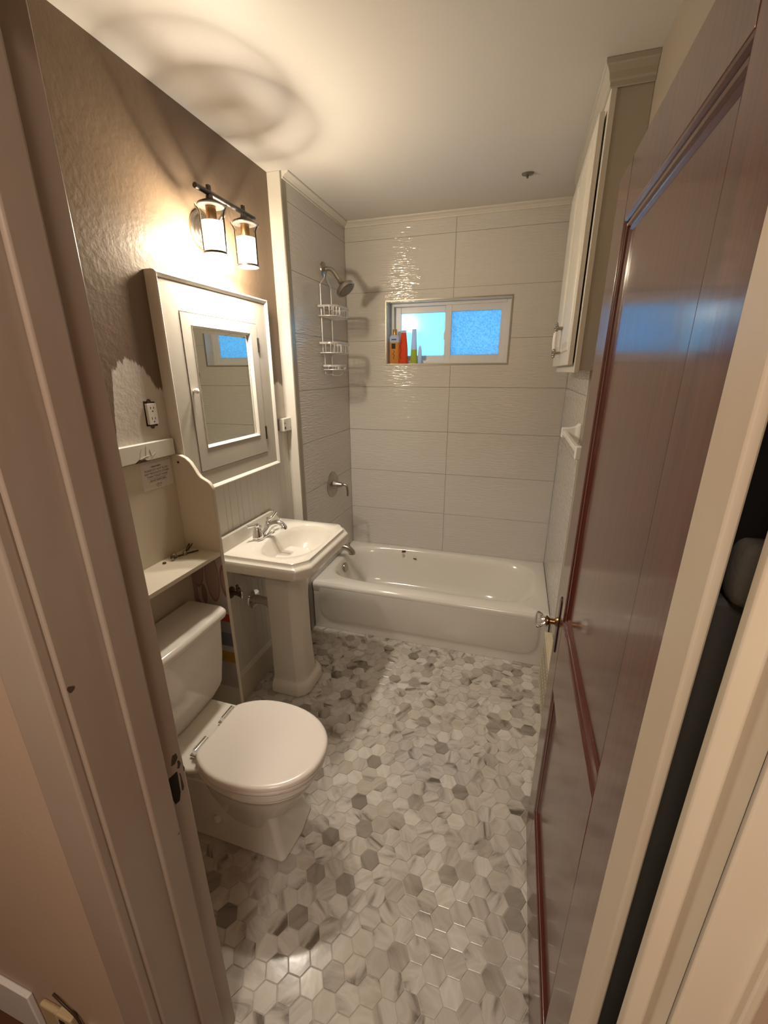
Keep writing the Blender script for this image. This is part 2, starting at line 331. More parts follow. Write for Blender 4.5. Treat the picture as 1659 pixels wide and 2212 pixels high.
def rtone():
    t = R.random()
    if t < 0.08: return R.uniform(0.0, 0.2)
    if t < 0.22: return R.uniform(0.2, 0.45)
    if t < 0.93: return R.uniform(0.5, 0.78)
    return R.uniform(0.85, 1.0)
variants = []
for i in range(60):
    bm, ls, lt = hex_mesh('v'); add_hex(bm, 0, 0, (R.uniform(0, 40), R.uniform(0, 40), R.uniform(0, 6.28)), rtone(), ls, lt, 0)
    bmesh.ops.recalc_face_normals(bm, faces=bm.faces[:]); me = bpy.data.meshes.new('hexagon_tile'); bm.to_mesh(me); bm.free(); me.materials.append(M['hex']); variants.append(me)
def project(p):
    d = Vector(p)-CAM; z = d.dot(fw); return (829.5+FPX*d.dot(rr)/z, 1106-FPX*d.dot(uu)/z, z)
cells = []
for i in range(-20, 14):
    cx = 0.916+i*PX
    for j in range(-14, 22):
        cy = -1.984+j*PY-(PY/2 if i % 2 else 0)
        if cx < XL+0.02 or cx > XR+0.01 or cy > -0.745 or cy < -2.63: continue
        if not (0.63 < cx < 1.41) and cy < YF+0.02: continue
        cells.append((cx, cy))
vis = []
for c in cells:
    u_, v_, z_ = project((c[0], c[1], 0)); okv = 430 < u_ < 1150 and v_ < 2240
    if c[0] < 0.6 and -2.25 < c[1] < -1.9 and c[0] < 0.55: okv = False
    vis.append((0 if okv else 1, z_, c))
vis.sort()
near = [c for k, z, c in vis[:300] if k == 0]; rest = [c for k, z, c in vis if c not in set(near)]
for c in near:
    o = bpy.data.objects.new('tile', R.choice(variants)); o.location = (c[0], c[1], 0); o.rotation_euler = (0, 0, math.pi/3*R.randrange(6)); COL.objects.link(o); o.parent = fl
bm, ls, lt = hex_mesh('rest')
for c in rest: add_hex(bm, c[0], c[1], (R.uniform(0, 40), R.uniform(0, 40), R.uniform(0, 6.28)), rtone(), ls, lt, 0)
o = fin('tiles', bm, 'hex', fl); o['kind'] = 'stuff'
# ---- walls of the room
wl = structure(box('wall_left', -0.2, XL, -2.70, YA-0.006, -0.06, H, 'taupe'), 'glossy taupe wall above the toilet with a bare white patch', 'wall')
# wainscot planks on the left wall
y = -1.712
k = 0
while y < -0.85:
    wdt = 0.036 if k % 2 else 0.058
    box('plank', XL, -0.0705, y+0.0007, min(y+wdt, -0.832)-0.0007, 0.17, 1.388, 'bead', wl, bevel=0.002, seg=1); y += wdt; k += 1
box('backing_board', XL, -0.0722, -1.712, -0.832, 0.165, 1.39, 'bead', wl)
structure(prism('baseboard_left', [(-0.078, 0), (-0.055, 0), (-0.055, 0.155), (-0.060, 0.163), (-0.062, 0.172), (-0.068, 0.178), (-0.078, 0.178)], 'y', -1.722, -0.832, 'cream', bevel=0.0015), 'cream baseboard below the beadboard under the sink', 'baseboard')
# jog between left wall and tub alcove: painted corner board
structure(box('trim_1', XL-0.02, -0.006, -0.832, -0.785, 0, H, 'crown', bevel=0.003), 'tall white corner board between taupe wall and tub tiles', 'trim')
structure(box('trim_2', -0.006, 0.0005, -0.8285, -0.785, 0, H, 'edge'), 'thin grey metal edging along the tub wall tiles', 'trim')
# wall tiles
def tile_wall(wall, plane, cols, rows, hole=None, side=None, t=0.006, gap=0.0022):
    for (a0, a1) in cols:
        for (z0, z1) in rows:
            A0, A1, Z0, Z1 = a0+gap/2, a1-gap/2, z0+gap/2, z1-gap/2
            rects = [(A0, A1, Z0, Z1)]
            if hole:
                h0, h1, g0, g1 = hole
                if A0 < h1 and A1 > h0 and Z0 < g1 and Z1 > g0:
                    rects = []
                    if Z0 < g0: rects.append((A0, A1, Z0, g0))
                    if Z1 > g1: rects.append((A0, A1, g1, Z1))
                    m0, m1 = max(Z0, g0), min(Z1, g1)
                    if A0 < h0: rects.append((A0, h0, m0, m1))
                    if A1 > h1: rects.append((h1, A1, m0, m1))
            bm = bmesh.new()
            for (p, q, r_, s) in rects:
                if side == 'y': bbox(bm, p, q, plane, plane+t, r_, s)
                elif side == 'x+': bbox(bm, plane-t, plane, p, q, r_, s)
                else: bbox(bm, plane, plane+t, p, q, r_, s)
            if rects: fin('tile', bm, 'tile', wall)
            else: bm.free()
rows = [(max(ZJ-(i+1)*ST, 0.345), min(ZJ-i*ST, 2.634)) for i in range(-1, 7)]
WX0, WX1, WZ0, WZ1 = 0.299, 1.137, 1.762, 2.168; T = 0.006
bm = bmesh.new()
for (a, b, c, d) in ((-0.15, WX0, -0.06, H), (WX1, XR+0.1, -0.06, H), (WX0, WX1, -0.06, WZ0), (WX0, WX1, WZ1, H)): bbox(bm, a, b, T, 0.16, c, d)
wb = structure(fin('wall_back', bm, 'grout'), 'back tub wall of large glossy beige tiles around a small window', 'wall')
tile_wall(wb, 0.0, [(0.0, 0.7614), (0.7614, 1.524)], rows, (WX0, WX1, WZ0, WZ1), 'y')
wa = structure(box('wall_alcove', -0.15, -T, -0.785, T, -0.06, H, 'grout'), 'left tub wall of large glossy beige tiles behind the shower caddy', 'wall')
tile_wall(wa, 0.0, [(-0.785-0.038, 0.0)], rows, None, 'x+', gap=0.0022)
box('tile_backer', -0.0064, -T+0.0001, YA, -0.785, 0.34, 2.634, 'grout', wa)
bm = bmesh.new(); bbox(bm, 1.524+T, XR+0.1, -0.955, 0.0, -0.06, H); bbox(bm, XR, XR+0.1, -2.573, -0.955, -0.06, H)
wr = structure(fin('wall_right', bm, 'tanwall'), 'right wall, tiled above the tub and painted cream beside the door', 'wall')
tile_wall(wr, 1.524, [(-0.955, 0.0)], rows[1:], None, 'x-')
structure(box('trim_3', 1.521, XR, -0.962, -0.955, 0.36, H, 'crown'), 'slim white edging strip where the right tub tiles end', 'trim')
# crown moulding in the alcove
cp = [(0, H), (0.038, H), (0.038, H-0.007), (0.030, H-0.012), (0.022, H-0.014), (0.014, H-0.022), (0.009, H-0.024), (0.009, H-0.032), (0, H-0.032)]
prf = [(0.0+p, z) for p, z in cp]
structure(prism('trim_4', prf, 'y', -0.826, 0.0, 'crown', bevel=0.001), 'white crown moulding running above the shower head wall', 'trim')
structure(prism('trim_5', [(-p, z) for p, z in cp], 'x', 0.0, 1.524, 'crown', bevel=0.001), 'white crown moulding above the back tub wall', 'trim')
# front wall with the doorway (seen from the hall), thin partition behind the dark gap on its right
bm = bmesh.new()
for (a, b, y0, y1, c, d) in ((-0.9, 0.618, -2.741, YF, -0.06, H), (0.618, 1.43, -2.741, YF, 2.162, H), (1.464, 2.4, -2.6124, YF, -0.06, H), (1.43, 1.464, -2.6124, YF, 2.162, H), (1.43, 2.4, -2.75, -2.6124, 2.162, H)): bbox(bm, a, b, y0, y1, c, d)
structure(fin('wall_front', bm, 'hallwall'), 'tan hall wall around the bathroom doorway', 'wall')
# door frame, left side: jamb, stop, casing
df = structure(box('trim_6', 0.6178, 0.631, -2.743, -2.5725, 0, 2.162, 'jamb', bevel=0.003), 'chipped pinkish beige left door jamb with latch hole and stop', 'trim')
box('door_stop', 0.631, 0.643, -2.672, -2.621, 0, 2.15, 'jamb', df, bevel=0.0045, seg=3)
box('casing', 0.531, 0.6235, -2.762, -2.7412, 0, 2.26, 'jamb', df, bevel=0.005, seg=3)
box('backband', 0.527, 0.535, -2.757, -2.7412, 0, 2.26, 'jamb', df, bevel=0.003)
prism('latch_hole', [(-2.618, 0.945), (-2.592, 0.94), (-2.594, 0.885), (-2.600, 0.868), (-2.611, 0.872), (-2.617, 0.905)], 'x', 0.6305, 0.6316, 'hole', df)
for (a, b, c, d) in ((-2.602, -2.584, 0.965, 0.985), (-2.590, -2.580, 0.945, 0.962), (-2.5765, -2.573, 0.925, 0.94), (-2.590, -2.583, 0.885, 0.93)):
    prism('paint_chip', [(a, c), ((a+b)/2, c-0.004), (b, c+0.004), (b-0.002, d-0.003), ((a+b)/2-0.002, d), (a+0.003, d-0.008)], 'x', 0.6305, 0.6313, 'rust', df)
# right side: slim post with stop
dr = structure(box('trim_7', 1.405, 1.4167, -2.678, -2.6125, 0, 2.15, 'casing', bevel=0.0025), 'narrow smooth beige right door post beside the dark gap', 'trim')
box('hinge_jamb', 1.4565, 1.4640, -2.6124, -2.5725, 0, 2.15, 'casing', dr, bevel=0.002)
dh = structure(box('trim_8', 0.618, 1.43, -2.741, -2.573, 2.15, 2.1625, 'jamb'), 'head jamb across the top of the bathroom doorway', 'trim')
# near casing on the far right edge, built up from stepped boards
def bear(b, dy): return (CAM.x+b*dy, CAM.y+dy)
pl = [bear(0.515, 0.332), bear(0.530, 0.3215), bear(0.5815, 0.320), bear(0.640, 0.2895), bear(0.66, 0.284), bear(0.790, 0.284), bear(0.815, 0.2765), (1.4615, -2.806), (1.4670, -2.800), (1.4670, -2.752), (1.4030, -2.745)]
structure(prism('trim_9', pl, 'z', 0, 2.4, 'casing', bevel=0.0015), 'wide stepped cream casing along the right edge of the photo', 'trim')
structure(prism('trim_10', [bear(0.6447, 0.2895), bear(0.6458, 0.2890), bear(0.646, 0.2865), bear(0.6445, 0.2880)], 'z', 0.2, 1.52, 'hole'), 'thin dark crack between the boards of the right casing', 'trim')
# hall shell
bm = bmesh.new()
bbox(bm, -0.9, -0.82, -4.3, -2.74, -0.06, H); bbox(bm, 2.2, 2.4, -4.3, -2.585, -0.06, H); bbox(bm, -0.9, 2.4, -4.3, -4.2, -0.06, H); bbox(bm, 1.466, 2.4, -2.75, -2.73, -0.06, 2.162)
structure(fin('wall_hall', bm, 'hallwall'), 'tan hall walls around the photographer', 'wall')
structure(box('floor_hall', -0.9, 2.4, -4.3, -2.66, -0.06, -0.001, 'hallfloor'), 'dark brown hall floor', 'floor')
structure(box('floor_gap_filler', 1.6001, 2.4, -2.6599, -2.573, -0.06, -0.001, 'hallfloor'), 'added dark floor strip closing off the sky below the narrow gap', 'floor')  # added slab, keeps the sky from showing through under the gap
# dark gap: made-up shallow closet, back painted black for unlit depth; panel, cushion
structure(box('wall_dark_gap', 1.4170, 2.19, -2.6160, -2.6128, 0, 2.162, 'dark'), 'black sheet standing for the unlit depth beside the door post', 'wall')  # dark sheet painted for the unlit space behind
cz = box('charcoal_panel', 1.4172, 1.66, -2.640, -2.6162, 0.0, 1.50, 'charcoal', bevel=0.006)  # charcoal board standing for the dark grey lower part of the gap
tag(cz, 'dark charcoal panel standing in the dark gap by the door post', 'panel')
bm = bmesh.new(); rings = []
for k in range(13):
    t = math.pi*k/12; sc = math.sin(t)**0.35 if 0 < k < 12 else 0.05
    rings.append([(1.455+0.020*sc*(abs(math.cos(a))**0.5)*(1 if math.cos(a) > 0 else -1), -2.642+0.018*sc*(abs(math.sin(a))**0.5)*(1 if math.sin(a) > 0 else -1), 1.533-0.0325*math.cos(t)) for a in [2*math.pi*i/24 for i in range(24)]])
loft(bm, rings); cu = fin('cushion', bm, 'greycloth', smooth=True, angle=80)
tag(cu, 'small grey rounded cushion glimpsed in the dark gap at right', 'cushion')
# hall baseboard pieces and jack at the bottom left
bb = structure(box('baseboard_hall', -0.8, 0.155, -2.755, -2.7412, 0, 0.178, 'outlet', bevel=0.003), 'white hall baseboard ending short of the corner, bottom left of photo', 'baseboard')
structure(box('baseboard_casing', 0.345, 0.5265, -2.757, -2.7412, 0, 0.178, 'outlet', bevel=0.003), 'short white baseboard piece beside the left door casing', 'baseboard')
t = thing('wall_jack', 'ivory cable jack with brown cord between two baseboard pieces', 'jack')
box('jack_body', 0.20, 0.262, -2.756, -2.7412, 0.11, 0.19, 'yellowplug', t, bevel=0.006)
jk = box('plug', 0.268, 0.318, -2.760, -2.7412, 0.155, 0.205, 'yellowplug', t, bevel=0.004); box('socket_hole', 0.278, 0.296, -2.7615, -2.7595, 0.170, 0.190, 'hole', jk)
tube('cord', [(0.255, -2.744, 0.245), (0.290, -2.7475, 0.236), (0.325, -2.748, 0.205), (0.333, -2.748, 0.15), (0.322, -2.748, 0.10)], 0.0028, 'cord', t)

# ================================================================== WINDOW
wn = structure(box('window_1', WX0+0.001, WX1-0.001, 0.14, 0.15, WZ0+0.001, WZ0+0.03, 'vinyl'), 'small white sliding window with frosted panes above the tub', 'window')
def fr(name, x0, x1, z0, z1, y0, y1, wv, wh, m, parent, bevel=0.002):
    bm = bmesh.new()
    bbox(bm, x0, x0+wv, y0, y1, z0, z1); bbox(bm, x1-wv, x1, y0, y1, z0, z1); bbox(bm, x0+wv, x1-wv, y0, y1, z0, z0+wh); bbox(bm, x0+wv, x1-wv, y0, y1, z1-wh, z1)
    return fin(name, bm, m, parent, bevel=bevel, seg=1)
fr('window_edging', WX0-0.008, WX1+0.008, WZ0-0.008, WZ1+0.008, -0.004, 0.004, 0.008, 0.008, 'edge', wn, 0)
fr('reveal', WX0, WX1, WZ0, WZ1, 0.002, 0.085, 0.004, 0.004, 'tile', wn, 0)
f1 = fr('window_frame', WX0+0.004, WX1-0.004, WZ0+0.004, WZ1-0.004, 0.080, 0.150, 0.026, 0.020, 'vinyl', wn)
# left sash sits further out, right sash nearer
s1 = fr('left_sash', 0.327, 0.740, 1.778, 2.146, 0.118, 0.138, 0.047, 0.042, 'vinyl', wn)
s2 = fr('right_sash', 0.700, 1.114, 1.778, 2.146, 0.092, 0.114, 0.042, 0.044, 'vinyl', wn)
box('pane', 0.366, 0.710, 0.127, 0.129, 1.810, 2.112, 'paneL', s1)
box('pane', 0.734, 1.080, 0.102, 0.104, 1.814, 2.112, 'paneR', s2)
box('latch', 0.690, 0.701, 0.098, 0.112, 1.925, 1.975, 'vinyl', wn, bevel=0.003)
# bottles on the sill
SZ = WZ0+0.0042
def sq_bottle(name, label, cx, cy, prof, m, n=24, pw=0.6):
    t = thing(name, label, 'bottle', group=None)
    return t
def bott_part(name, cx, cy, prof, m, t, pw=0.7, n=28):
    bm = bmesh.new(); rings = []
    for (a, b, z) in prof:
        rings.append([(cx+a*(abs(math.cos(q))**pw)*math.copysign(1, math.cos(q)), cy+b*(abs(math.sin(q))**pw)*math.copysign(1, math.sin(q)), SZ+z) for q in [2*math.pi*i/n for i in range(n)]])
    loft(bm, rings); return fin(name, bm, m, t, smooth=True, angle=50)
t = thing('shampoo_bottle', 'clear bottle of amber shampoo with gold cap, leftmost on the window sill', 'bottle')
bott_part('body', 0.347, 0.045, [(0.033, 0.018, 0), (0.036, 0.021, 0.004), (0.036, 0.021, 0.142)], 'amber', t)
bott_part('clear_shoulder', 0.347, 0.045, [(0.036, 0.021, 0.1421), (0.036, 0.021, 0.175), (0.030, 0.018, 0.186), (0.017, 0.015, 0.192)], 'bclear', t)
bott_part('cap', 0.349, 0.045, [(0.0165, 0.0165, 0.1922), (0.0165, 0.0165, 0.226), (0.015, 0.015, 0.229)], 'gold', t, pw=1.0)
lb = box('label', 0.330, 0.358, 0.0225, 0.0238, SZ+0.10, SZ+0.135, 'ink', t)
tube('script_mark', [(0.340, 0.0232, SZ+0.09), (0.352, 0.0232, SZ+0.08), (0.338, 0.0232, SZ+0.065), (0.352, 0.0232, SZ+0.055), (0.342, 0.0232, SZ+0.04), (0.350, 0.0232, SZ+0.028)], 0.0015, 'ink', t, n=6)
for k_ in range(4): box('label_mark', 0.330+k_*0.009, 0.336+k_*0.009, 0.0225, 0.0240, SZ+0.157, SZ+0.166, 'ink', t)
t = thing('conditioner_bottle', 'coral pink bottle on the window sill, second from the left', 'bottle')
bott_part('body', 0.412, 0.050, [(0.028, 0.016, 0), (0.030, 0.018, 0.004), (0.029, 0.018, 0.10), (0.020, 0.012, 0.19), (0.0185, 0.011, 0.205)], 'coral', t)
bott_part('clear_tip', 0.412, 0.050, [(0.0183, 0.011, 0.2052), (0.0175, 0.010, 0.221)], 'bclear', t)
tube('script_mark', [(0.395, 0.0312, SZ+0.16), (0.399, 0.0308, SZ+0.14), (0.392, 0.0308, SZ+0.115), (0.399, 0.0305, SZ+0.09), (0.391, 0.0305, SZ+0.06), (0.397, 0.0305, SZ+0.03)], 0.0015, 'ink', t, n=6)
t = thing('gel_bottle', 'slim clear bottle half full of olive gel, rightmost on the window sill', 'bottle')
bott_part('body', 0.490, 0.045, [(0.024, 0.015, 0), (0.0255, 0.016, 0.004), (0.021, 0.0155, 0.092)], 'olive', t)
bott_part('clear_shoulder', 0.490, 0.045, [(0.021, 0.0155, 0.0921), (0.016, 0.013, 0.18), (0.0145, 0.012, 0.226)], 'bclear', t)
t = thing('razor_sleeve', 'clear bluish plastic sleeve standing against the slim olive gel bottle', 'container')
bott_part('shell', 0.530, 0.060, [(0.013, 0.010, 0), (0.014, 0.011, 0.06), (0.010, 0.008, 0.105), (0.004, 0.004, 0.120)], 'bclear', t)

# ================================================================== BATHROOM DOOR
DX0, DX1, DY0, DY1, DZ = 1.412, 1.452, -2.606, -1.790, 2.138
dm = bmesh.new(); PA = (-2.478, -1.922); ZT = (1.018, 2.022); ZB = (0.262, 0.785)
def stile(bm, y0, y1, z0, z1): bbox(bm, DX0, DX1, y0, y1, z0, z1)
stile(dm, DY0, PA[0], 0.012, DZ); stile(dm, PA[1], DY1, 0.012, DZ)
for z0, z1 in ((0.012, ZB[0]), (ZB[1], ZT[0]), (ZT[1], DZ)): stile(dm, PA[0], PA[1], z0, z1)
dr1 = structure(fin('door_1', dm, 'wood', bevel=0.0025), 'open dark mahogany bathroom door with two recessed panels', 'door')
for z0, z1 in (ZT, ZB):
    box('panel', DX0+0.013, DX1-0.013, PA[0], PA[1], z0, z1, 'wood', dr1)
    # ogee moulding frame in three beads
    for sgn, xf in ((1, DX0),):
        bm = bmesh.new(); prof = [(0.0005, 0.0), (0.0015, 0.004), (0.0045, 0.008), (0.0065, 0.009), (0.0045, 0.013), (0.0055, 0.018), (0.0095, 0.021), (0.0085, 0.026), (0.0128, 0.032)]
        rings = []
        for dx, ins in prof:
            rings.append([(xf+dx, PA[0]+ins, z0+ins), (xf+dx, PA[1]-ins, z0+ins), (xf+dx, PA[1]-ins, z1-ins), (xf+dx, PA[0]+ins, z1-ins)])
        loft(bm, rings, False, False); fin('moulding', bm, 'woodmould', dr1)
# escutcheon + glass knob
prism('escutcheon', [(-1.862, 0.875), (-1.856, 0.868), (-1.848, 0.865), (-1.840, 0.868), (-1.834, 0.875), (-1.834, 1.045), (-1.840, 1.058), (-1.848, 1.064), (-1.856, 1.058), (-1.862, 1.045)], 'x', DX0-0.003, DX0, 'bronze', dr1, bevel=0.001)
KY, KZ = -1.846, 0.972
kb = lathe('knob_shank', [(0.017, -0.003), (0.014, -0.008), (0.009, -0.012), (0.0085, -0.026), (0.012, -0.029), (0.016, -0.032), (0.016, -0.036), (0.011, -0.039)], 'brass', (DX0, KY, KZ), 'x', dr1)
bm = bmesh.new(); rings = []
for r_, h_ in ((0.009, -0.0392), (0.020, -0.047), (0.0265, -0.058), (0.024, -0.064), (0.015, -0.068), (0.004, -0.0695)):
    rings.append([(DX0+h_, KY+r_*math.cos(math.pi/4*i+0.2), KZ+r_*math.sin(math.pi/4*i+0.2)) for i in range(8)])
loft(bm, rings); tag(fin('glass_knob', bm, 'knobglass', dr1), 'faceted clear glass knob')
box('latch_plate', DX0+0.009, DX1-0.009, DY1-0.0005, DY1+0.0015, 0.90, 1.00, 'bronze', dr1)
for zh in (0.25, 1.85):
    lathe('hinge', [(0.006, 0), (0.006, 0.09)], 'bronze', (DX1+0.004, DY0+0.002, zh), 'z', dr1, n=12)
# ================================================================== BATHTUB
def rectpt(cx, cy, x0, x1, y0, y1, a):
    dx, dy = math.cos(a), math.sin(a); t = 1e9
    if dx > 1e-9: t = min(t, (x1-cx)/dx)
    if dx < -1e-9: t = min(t, (x0-cx)/dx)
    if dy > 1e-9: t = min(t, (y1-cy)/dy)
    if dy < -1e-9: t = min(t, (y0-cy)/dy)
    return cx+dx*t, cy+dy*t
def superpt(cx, cy, ax, bx, ay, by, n, a):
    """superellipse with different half axes per side, at polar angle a"""
    dx, dy = math.cos(a), math.sin(a); A = bx if dx > 0 else ax; B = by if dy > 0 else ay
    t = (abs(dx/A)**n+abs(dy/B)**n)**(-1/n); return cx+dx*t, cy+dy*t
tub = thing('bathtub', 'white enamel alcove bathtub with an apron front under the window', 'bathtub')
X0, X1, Y0, Y1, TH = 0.001, 1.523, -0.764, -0.001, 0.356
tcx, tcy = 0.76, -0.365; n = 160; ANG = sorted([2*math.pi*i/n for i in range(n)]+[math.atan2(yy-tcy, xx-tcx) % (2*math.pi) for xx in (X0, X1) for yy in (Y0, Y1)])
bm = bmesh.new(); rings = []
for ins, z in ((0.0, 0.30), (0.0, TH-0.006), (0.002, TH-0.002), (0.006, TH)):
    rings.append([(*rectpt(tcx, tcy, X0+ins, X1-ins, Y0+ins, Y1-ins, a), z) for a in ANG])
for (ax, bx, ay, by, nn, z) in ((0.715, 0.700, 0.320, 0.315, 5.0, TH), (0.707, 0.690, 0.311, 0.306, 5.0, TH-0.003), (0.700, 0.680, 0.303, 0.299, 4.6, TH-0.012), (0.690, 0.655, 0.290, 0.288, 4.2, 0.30),
                               (0.670, 0.600, 0.272, 0.272, 4.0, 0.20), (0.645, 0.545, 0.250, 0.252, 4.0, 0.12), (0.625, 0.510, 0.232, 0.236, 4.0, 0.080), (0.590, 0.475, 0.205, 0.210, 3.6, 0.062), (0.50, 0.40, 0.15, 0.15, 3, 0.058)):
    rings.append([(*superpt(tcx, tcy, ax, bx, ay, by, nn, a), z) for a in ANG])
loft(bm, rings, False, True); fin('basin', bm, 'enamel', tub, smooth=True, angle=50)
bm = bmesh.new(); bbox(bm, X0, X1, Y0, Y0+0.03, 0.001, 0.3002); fin('apron', bm, 'enamel', tub)
# raised apron field with rounded lower corners, and the sweep of its border
def rr_pts(x0, x1, z0, z1, r, top=False, k=8):
    P = []
    for (cx, cz, a0) in ((x0+r, z0+r, 180), (x1-r, z0+r, 270)):
        for i in range(k+1):
            a = math.radians(a0+90*i/k); P.append((cx+r*math.cos(a), cz+r*math.sin(a)))
    P += [(x1, z1), (x0, z1)]; return P
bm = bmesh.new()
A_ = rr_pts(0.045, 1.475, 0.070, 0.3165, 0.09); B_ = rr_pts(0.060, 1.460, 0.085, 0.3165, 0.082)
loft(bm, [[(x, Y0, z) for x, z in A_], [(x, Y0-0.0045, z) for x, z in A_], [(x, Y0-0.0095, z) for x, z in B_]], False, True); fin('apron_field', bm, 'enamel', tub, smooth=True, angle=60)
prism('apron_lip', [(Y0+0.002, TH-0.004), (Y0-0.006, TH-0.010), (Y0-0.0105, TH-0.020), (Y0-0.0105, 0.324), (Y0-0.0003, 0.280)], 'x', X0+0.001, X1-0.001, 'enamel', tub, smooth=True)
lathe('overflow_plate', [(0.037, 0.0), (0.037, 0.004), (0.033, 0.009), (0.010, 0.011)], 'nickel', (0.079, -0.375, 0.285), 'x', tub, direction=(1, 0, 0.18))
lathe('drain', [(0.03, 0.0), (0.03, 0.002), (0.024, 0.003)], 'nickel', (0.22, -0.365, 0.059), 'z', tub)
t = thing('sticker_remains', 'small torn dark red sticker and faded label on the inner tub wall', 'sticker')
prism('sticker', [(0.448, 0.330), (0.478, 0.336), (0.480, 0.350), (0.450, 0.345)], 'y', -0.0775, -0.070, 'darkred', t)
prism('label_scrap', [(0.462, 0.290), (0.475, 0.310), (0.462, 0.325), (0.452, 0.312)], 'y', -0.087, -0.080, 'clearlabel', t)
prism('label_scrap', [(0.545, 0.290), (0.572, 0.288), (0.570, 0.293), (0.547, 0.295)], 'y', -0.089, -0.080, 'rust', t)
# shower valve, spout, shower head
t = thing('shower_valve', 'round brushed nickel shower valve with a down-curved lever on the tub wall', 'valve')
lathe('escutcheon', [(0.093, 0.0005), (0.093, 0.004), (0.085, 0.010), (0.03, 0.014)], 'nickel', (0, -0.372, 0.938), 'x', t, n=48)
lathe('valve_cone', [(0.035, 0.0142), (0.027, 0.03), (0.018, 0.062), (0.0165, 0.075), (0.012, 0.079)], 'nickel', (0, -0.372, 0.938), 'x', t)
tube('lever', [(0.068, -0.372, 0.938), (0.095, -0.372, 0.942), (0.112, -0.372, 0.930), (0.117, -0.372, 0.900), (0.118, -0.372, 0.858)], lambda q: 0.0095-0.002*q, 'nickel', t, n=12)
t = thing('tub_spout', 'brushed nickel tub spout with diverter peeking behind the sink', 'spout')
tube('spout_body', [(0.0, -0.372, 0.455), (0.06, -0.372, 0.455), (0.105, -0.372, 0.447), (0.135, -0.372, 0.420), (0.137, -0.372, 0.405)], lambda q: 0.026-0.003*math.sin(q*3), 'nickel', t, n=20)
lathe('diverter_knob', [(0.004, 0), (0.004, 0.014), (0.008, 0.017), (0.008, 0.023), (0.004, 0.025)], 'nickel', (0.118, -0.372, 0.468), 'z', t, n=16)
SY = -0.372; SHZ = 2.315
t = thing('wall_shower', 'brushed nickel shower head on a bent arm near the alcove corner', 'shower')
lathe('flange', [(0.042, 0.0005), (0.041, 0.007), (0.026, 0.016), (0.014, 0.019)], 'nickel', (0, SY, SHZ), 'x', t)
tube('arm', [(0.0, SY, SHZ), (0.045, SY, SHZ), (0.075, SY, SHZ-0.022), (0.108, SY, SHZ-0.068)], 0.0125, 'nickel', t, n=14)
hd = Vector((0.62, -0.06, -0.78)).normalized()
hp = Vector((0.106, SY, SHZ-0.065))
hh = lathe('head', [(0.014, 0), (0.016, 0.006), (0.016, 0.022), (0.020, 0.028), (0.030, 0.036), (0.056, 0.052), (0.061, 0.058), (0.061, 0.076), (0.056, 0.079), (0.051, 0.0775)], 'nickel', hp, parent=t, direction=hd, n=40)
lathe('spray_face', [(0.051, 0.0785), (0.049, 0.081), (0.006, 0.082)], 'ceilmetal', hp, parent=t, direction=hd, n=32)
# shower caddy
t = thing('shower_caddy', 'white wire shower caddy with two baskets hanging from the shower arm', 'caddy')
cy0 = -0.365
fr_ = bmesh.new()
for s in (-1, 1):
    tube_bm(fr_, [(0.012, cy0+s*0.011, 2.322), (0.012, cy0+s*0.013, 2.29), (0.010, cy0+s*0.020, 2.265), (0.009, cy0+s*0.075, 2.225), (0.009, cy0+s*0.080, 2.20), (0.009, cy0+s*0.080, 2.0), (0.009, cy0+s*0.080, 1.845)], 0.0040, 8)
    tube_bm(fr_, [(0.009, cy0+s*0.080, 1.845), (0.009, cy0+s*0.078, 1.825), (0.009, cy0+s*0.058, 1.805), (0.009, cy0+s*0.056, 1.78), (0.009, cy0+s*0.056, 1.700)], 0.0038, 8)
tube_bm(fr_, [(0.012, cy0-0.011, 2.322), (0.016, cy0, 2.3345), (0.012, cy0+0.011, 2.322)], 0.0032, 8)
fin('hanger_frame', fr_, 'caddy', t, smooth=True, angle=60)
def basket(z1, z0, hw, dep, nw, name):
    bm = bmesh.new()
    def outline(z, ins=0):
        P = []
        for i in range(25):
            a = math.pi*i/24; P.append((0.010+(dep-ins)*(math.sin(a)**0.55), cy0-(hw-ins)*math.copysign(abs(math.cos(a))**0.6, math.cos(a)), z))
        return P
    # flat top band and thin bottom ring
    o_ = outline(z1); band = [[(x, y_, z1+0.005), (x, y_, z1-0.005)] for x, y_, _ in o_]
    for (p, q) in zip(o_, o_[1:]):
        tube_bm(bm, [(p[0], p[1], z1+0.003), (q[0], q[1], z1+0.003)], 0.0038, 6, False); tube_bm(bm, [(p[0], p[1], z1-0.003), (q[0], q[1], z1-0.003)], 0.0038, 6, False)
    tube_bm(bm, outline(z0, 0.004), 0.0029, 6, False)
    tube_bm(bm, [(0.010, cy0-hw, z1), (0.010, cy0+hw, z1)], 0.003, 8, False); tube_bm(bm, [(0.010, cy0-hw+0.004, z0), (0.010, cy0+hw-0.004, z0)], 0.0029, 6, False)
    O1, O0 = outline(z1), outline(z0+0.012, 0.0)
    for i in range(1, 24, 2):
        p, q, q2 = O1[i], O0[i], outline(z0, 0.006)[i]
        tube_bm(bm, [p, q, (q2[0], q2[1], z0)], 0.0024, 6, False)
    for k in range(nw):
        x = 0.014+(dep-0.02)*(k+0.5)/nw; hw2 = hw*(max(0.05, 1-((x-0.01)/dep)**3.6))**0.28-0.004
        tube_bm(bm, [(x, cy0-hw2, z0), (x, cy0+hw2, z0)], 0.0020, 6, False)
    return fin(name, bm, 'caddy', t, smooth=True, angle=60)
basket(2.094, 2.040, 0.128, 0.122, 7, 'basket'); basket(1.883, 1.826, 0.128, 0.122, 7, 'basket'); basket(1.748, 1.725, 0.085, 0.105, 5, 'soap_dish')
bm = bmesh.new()
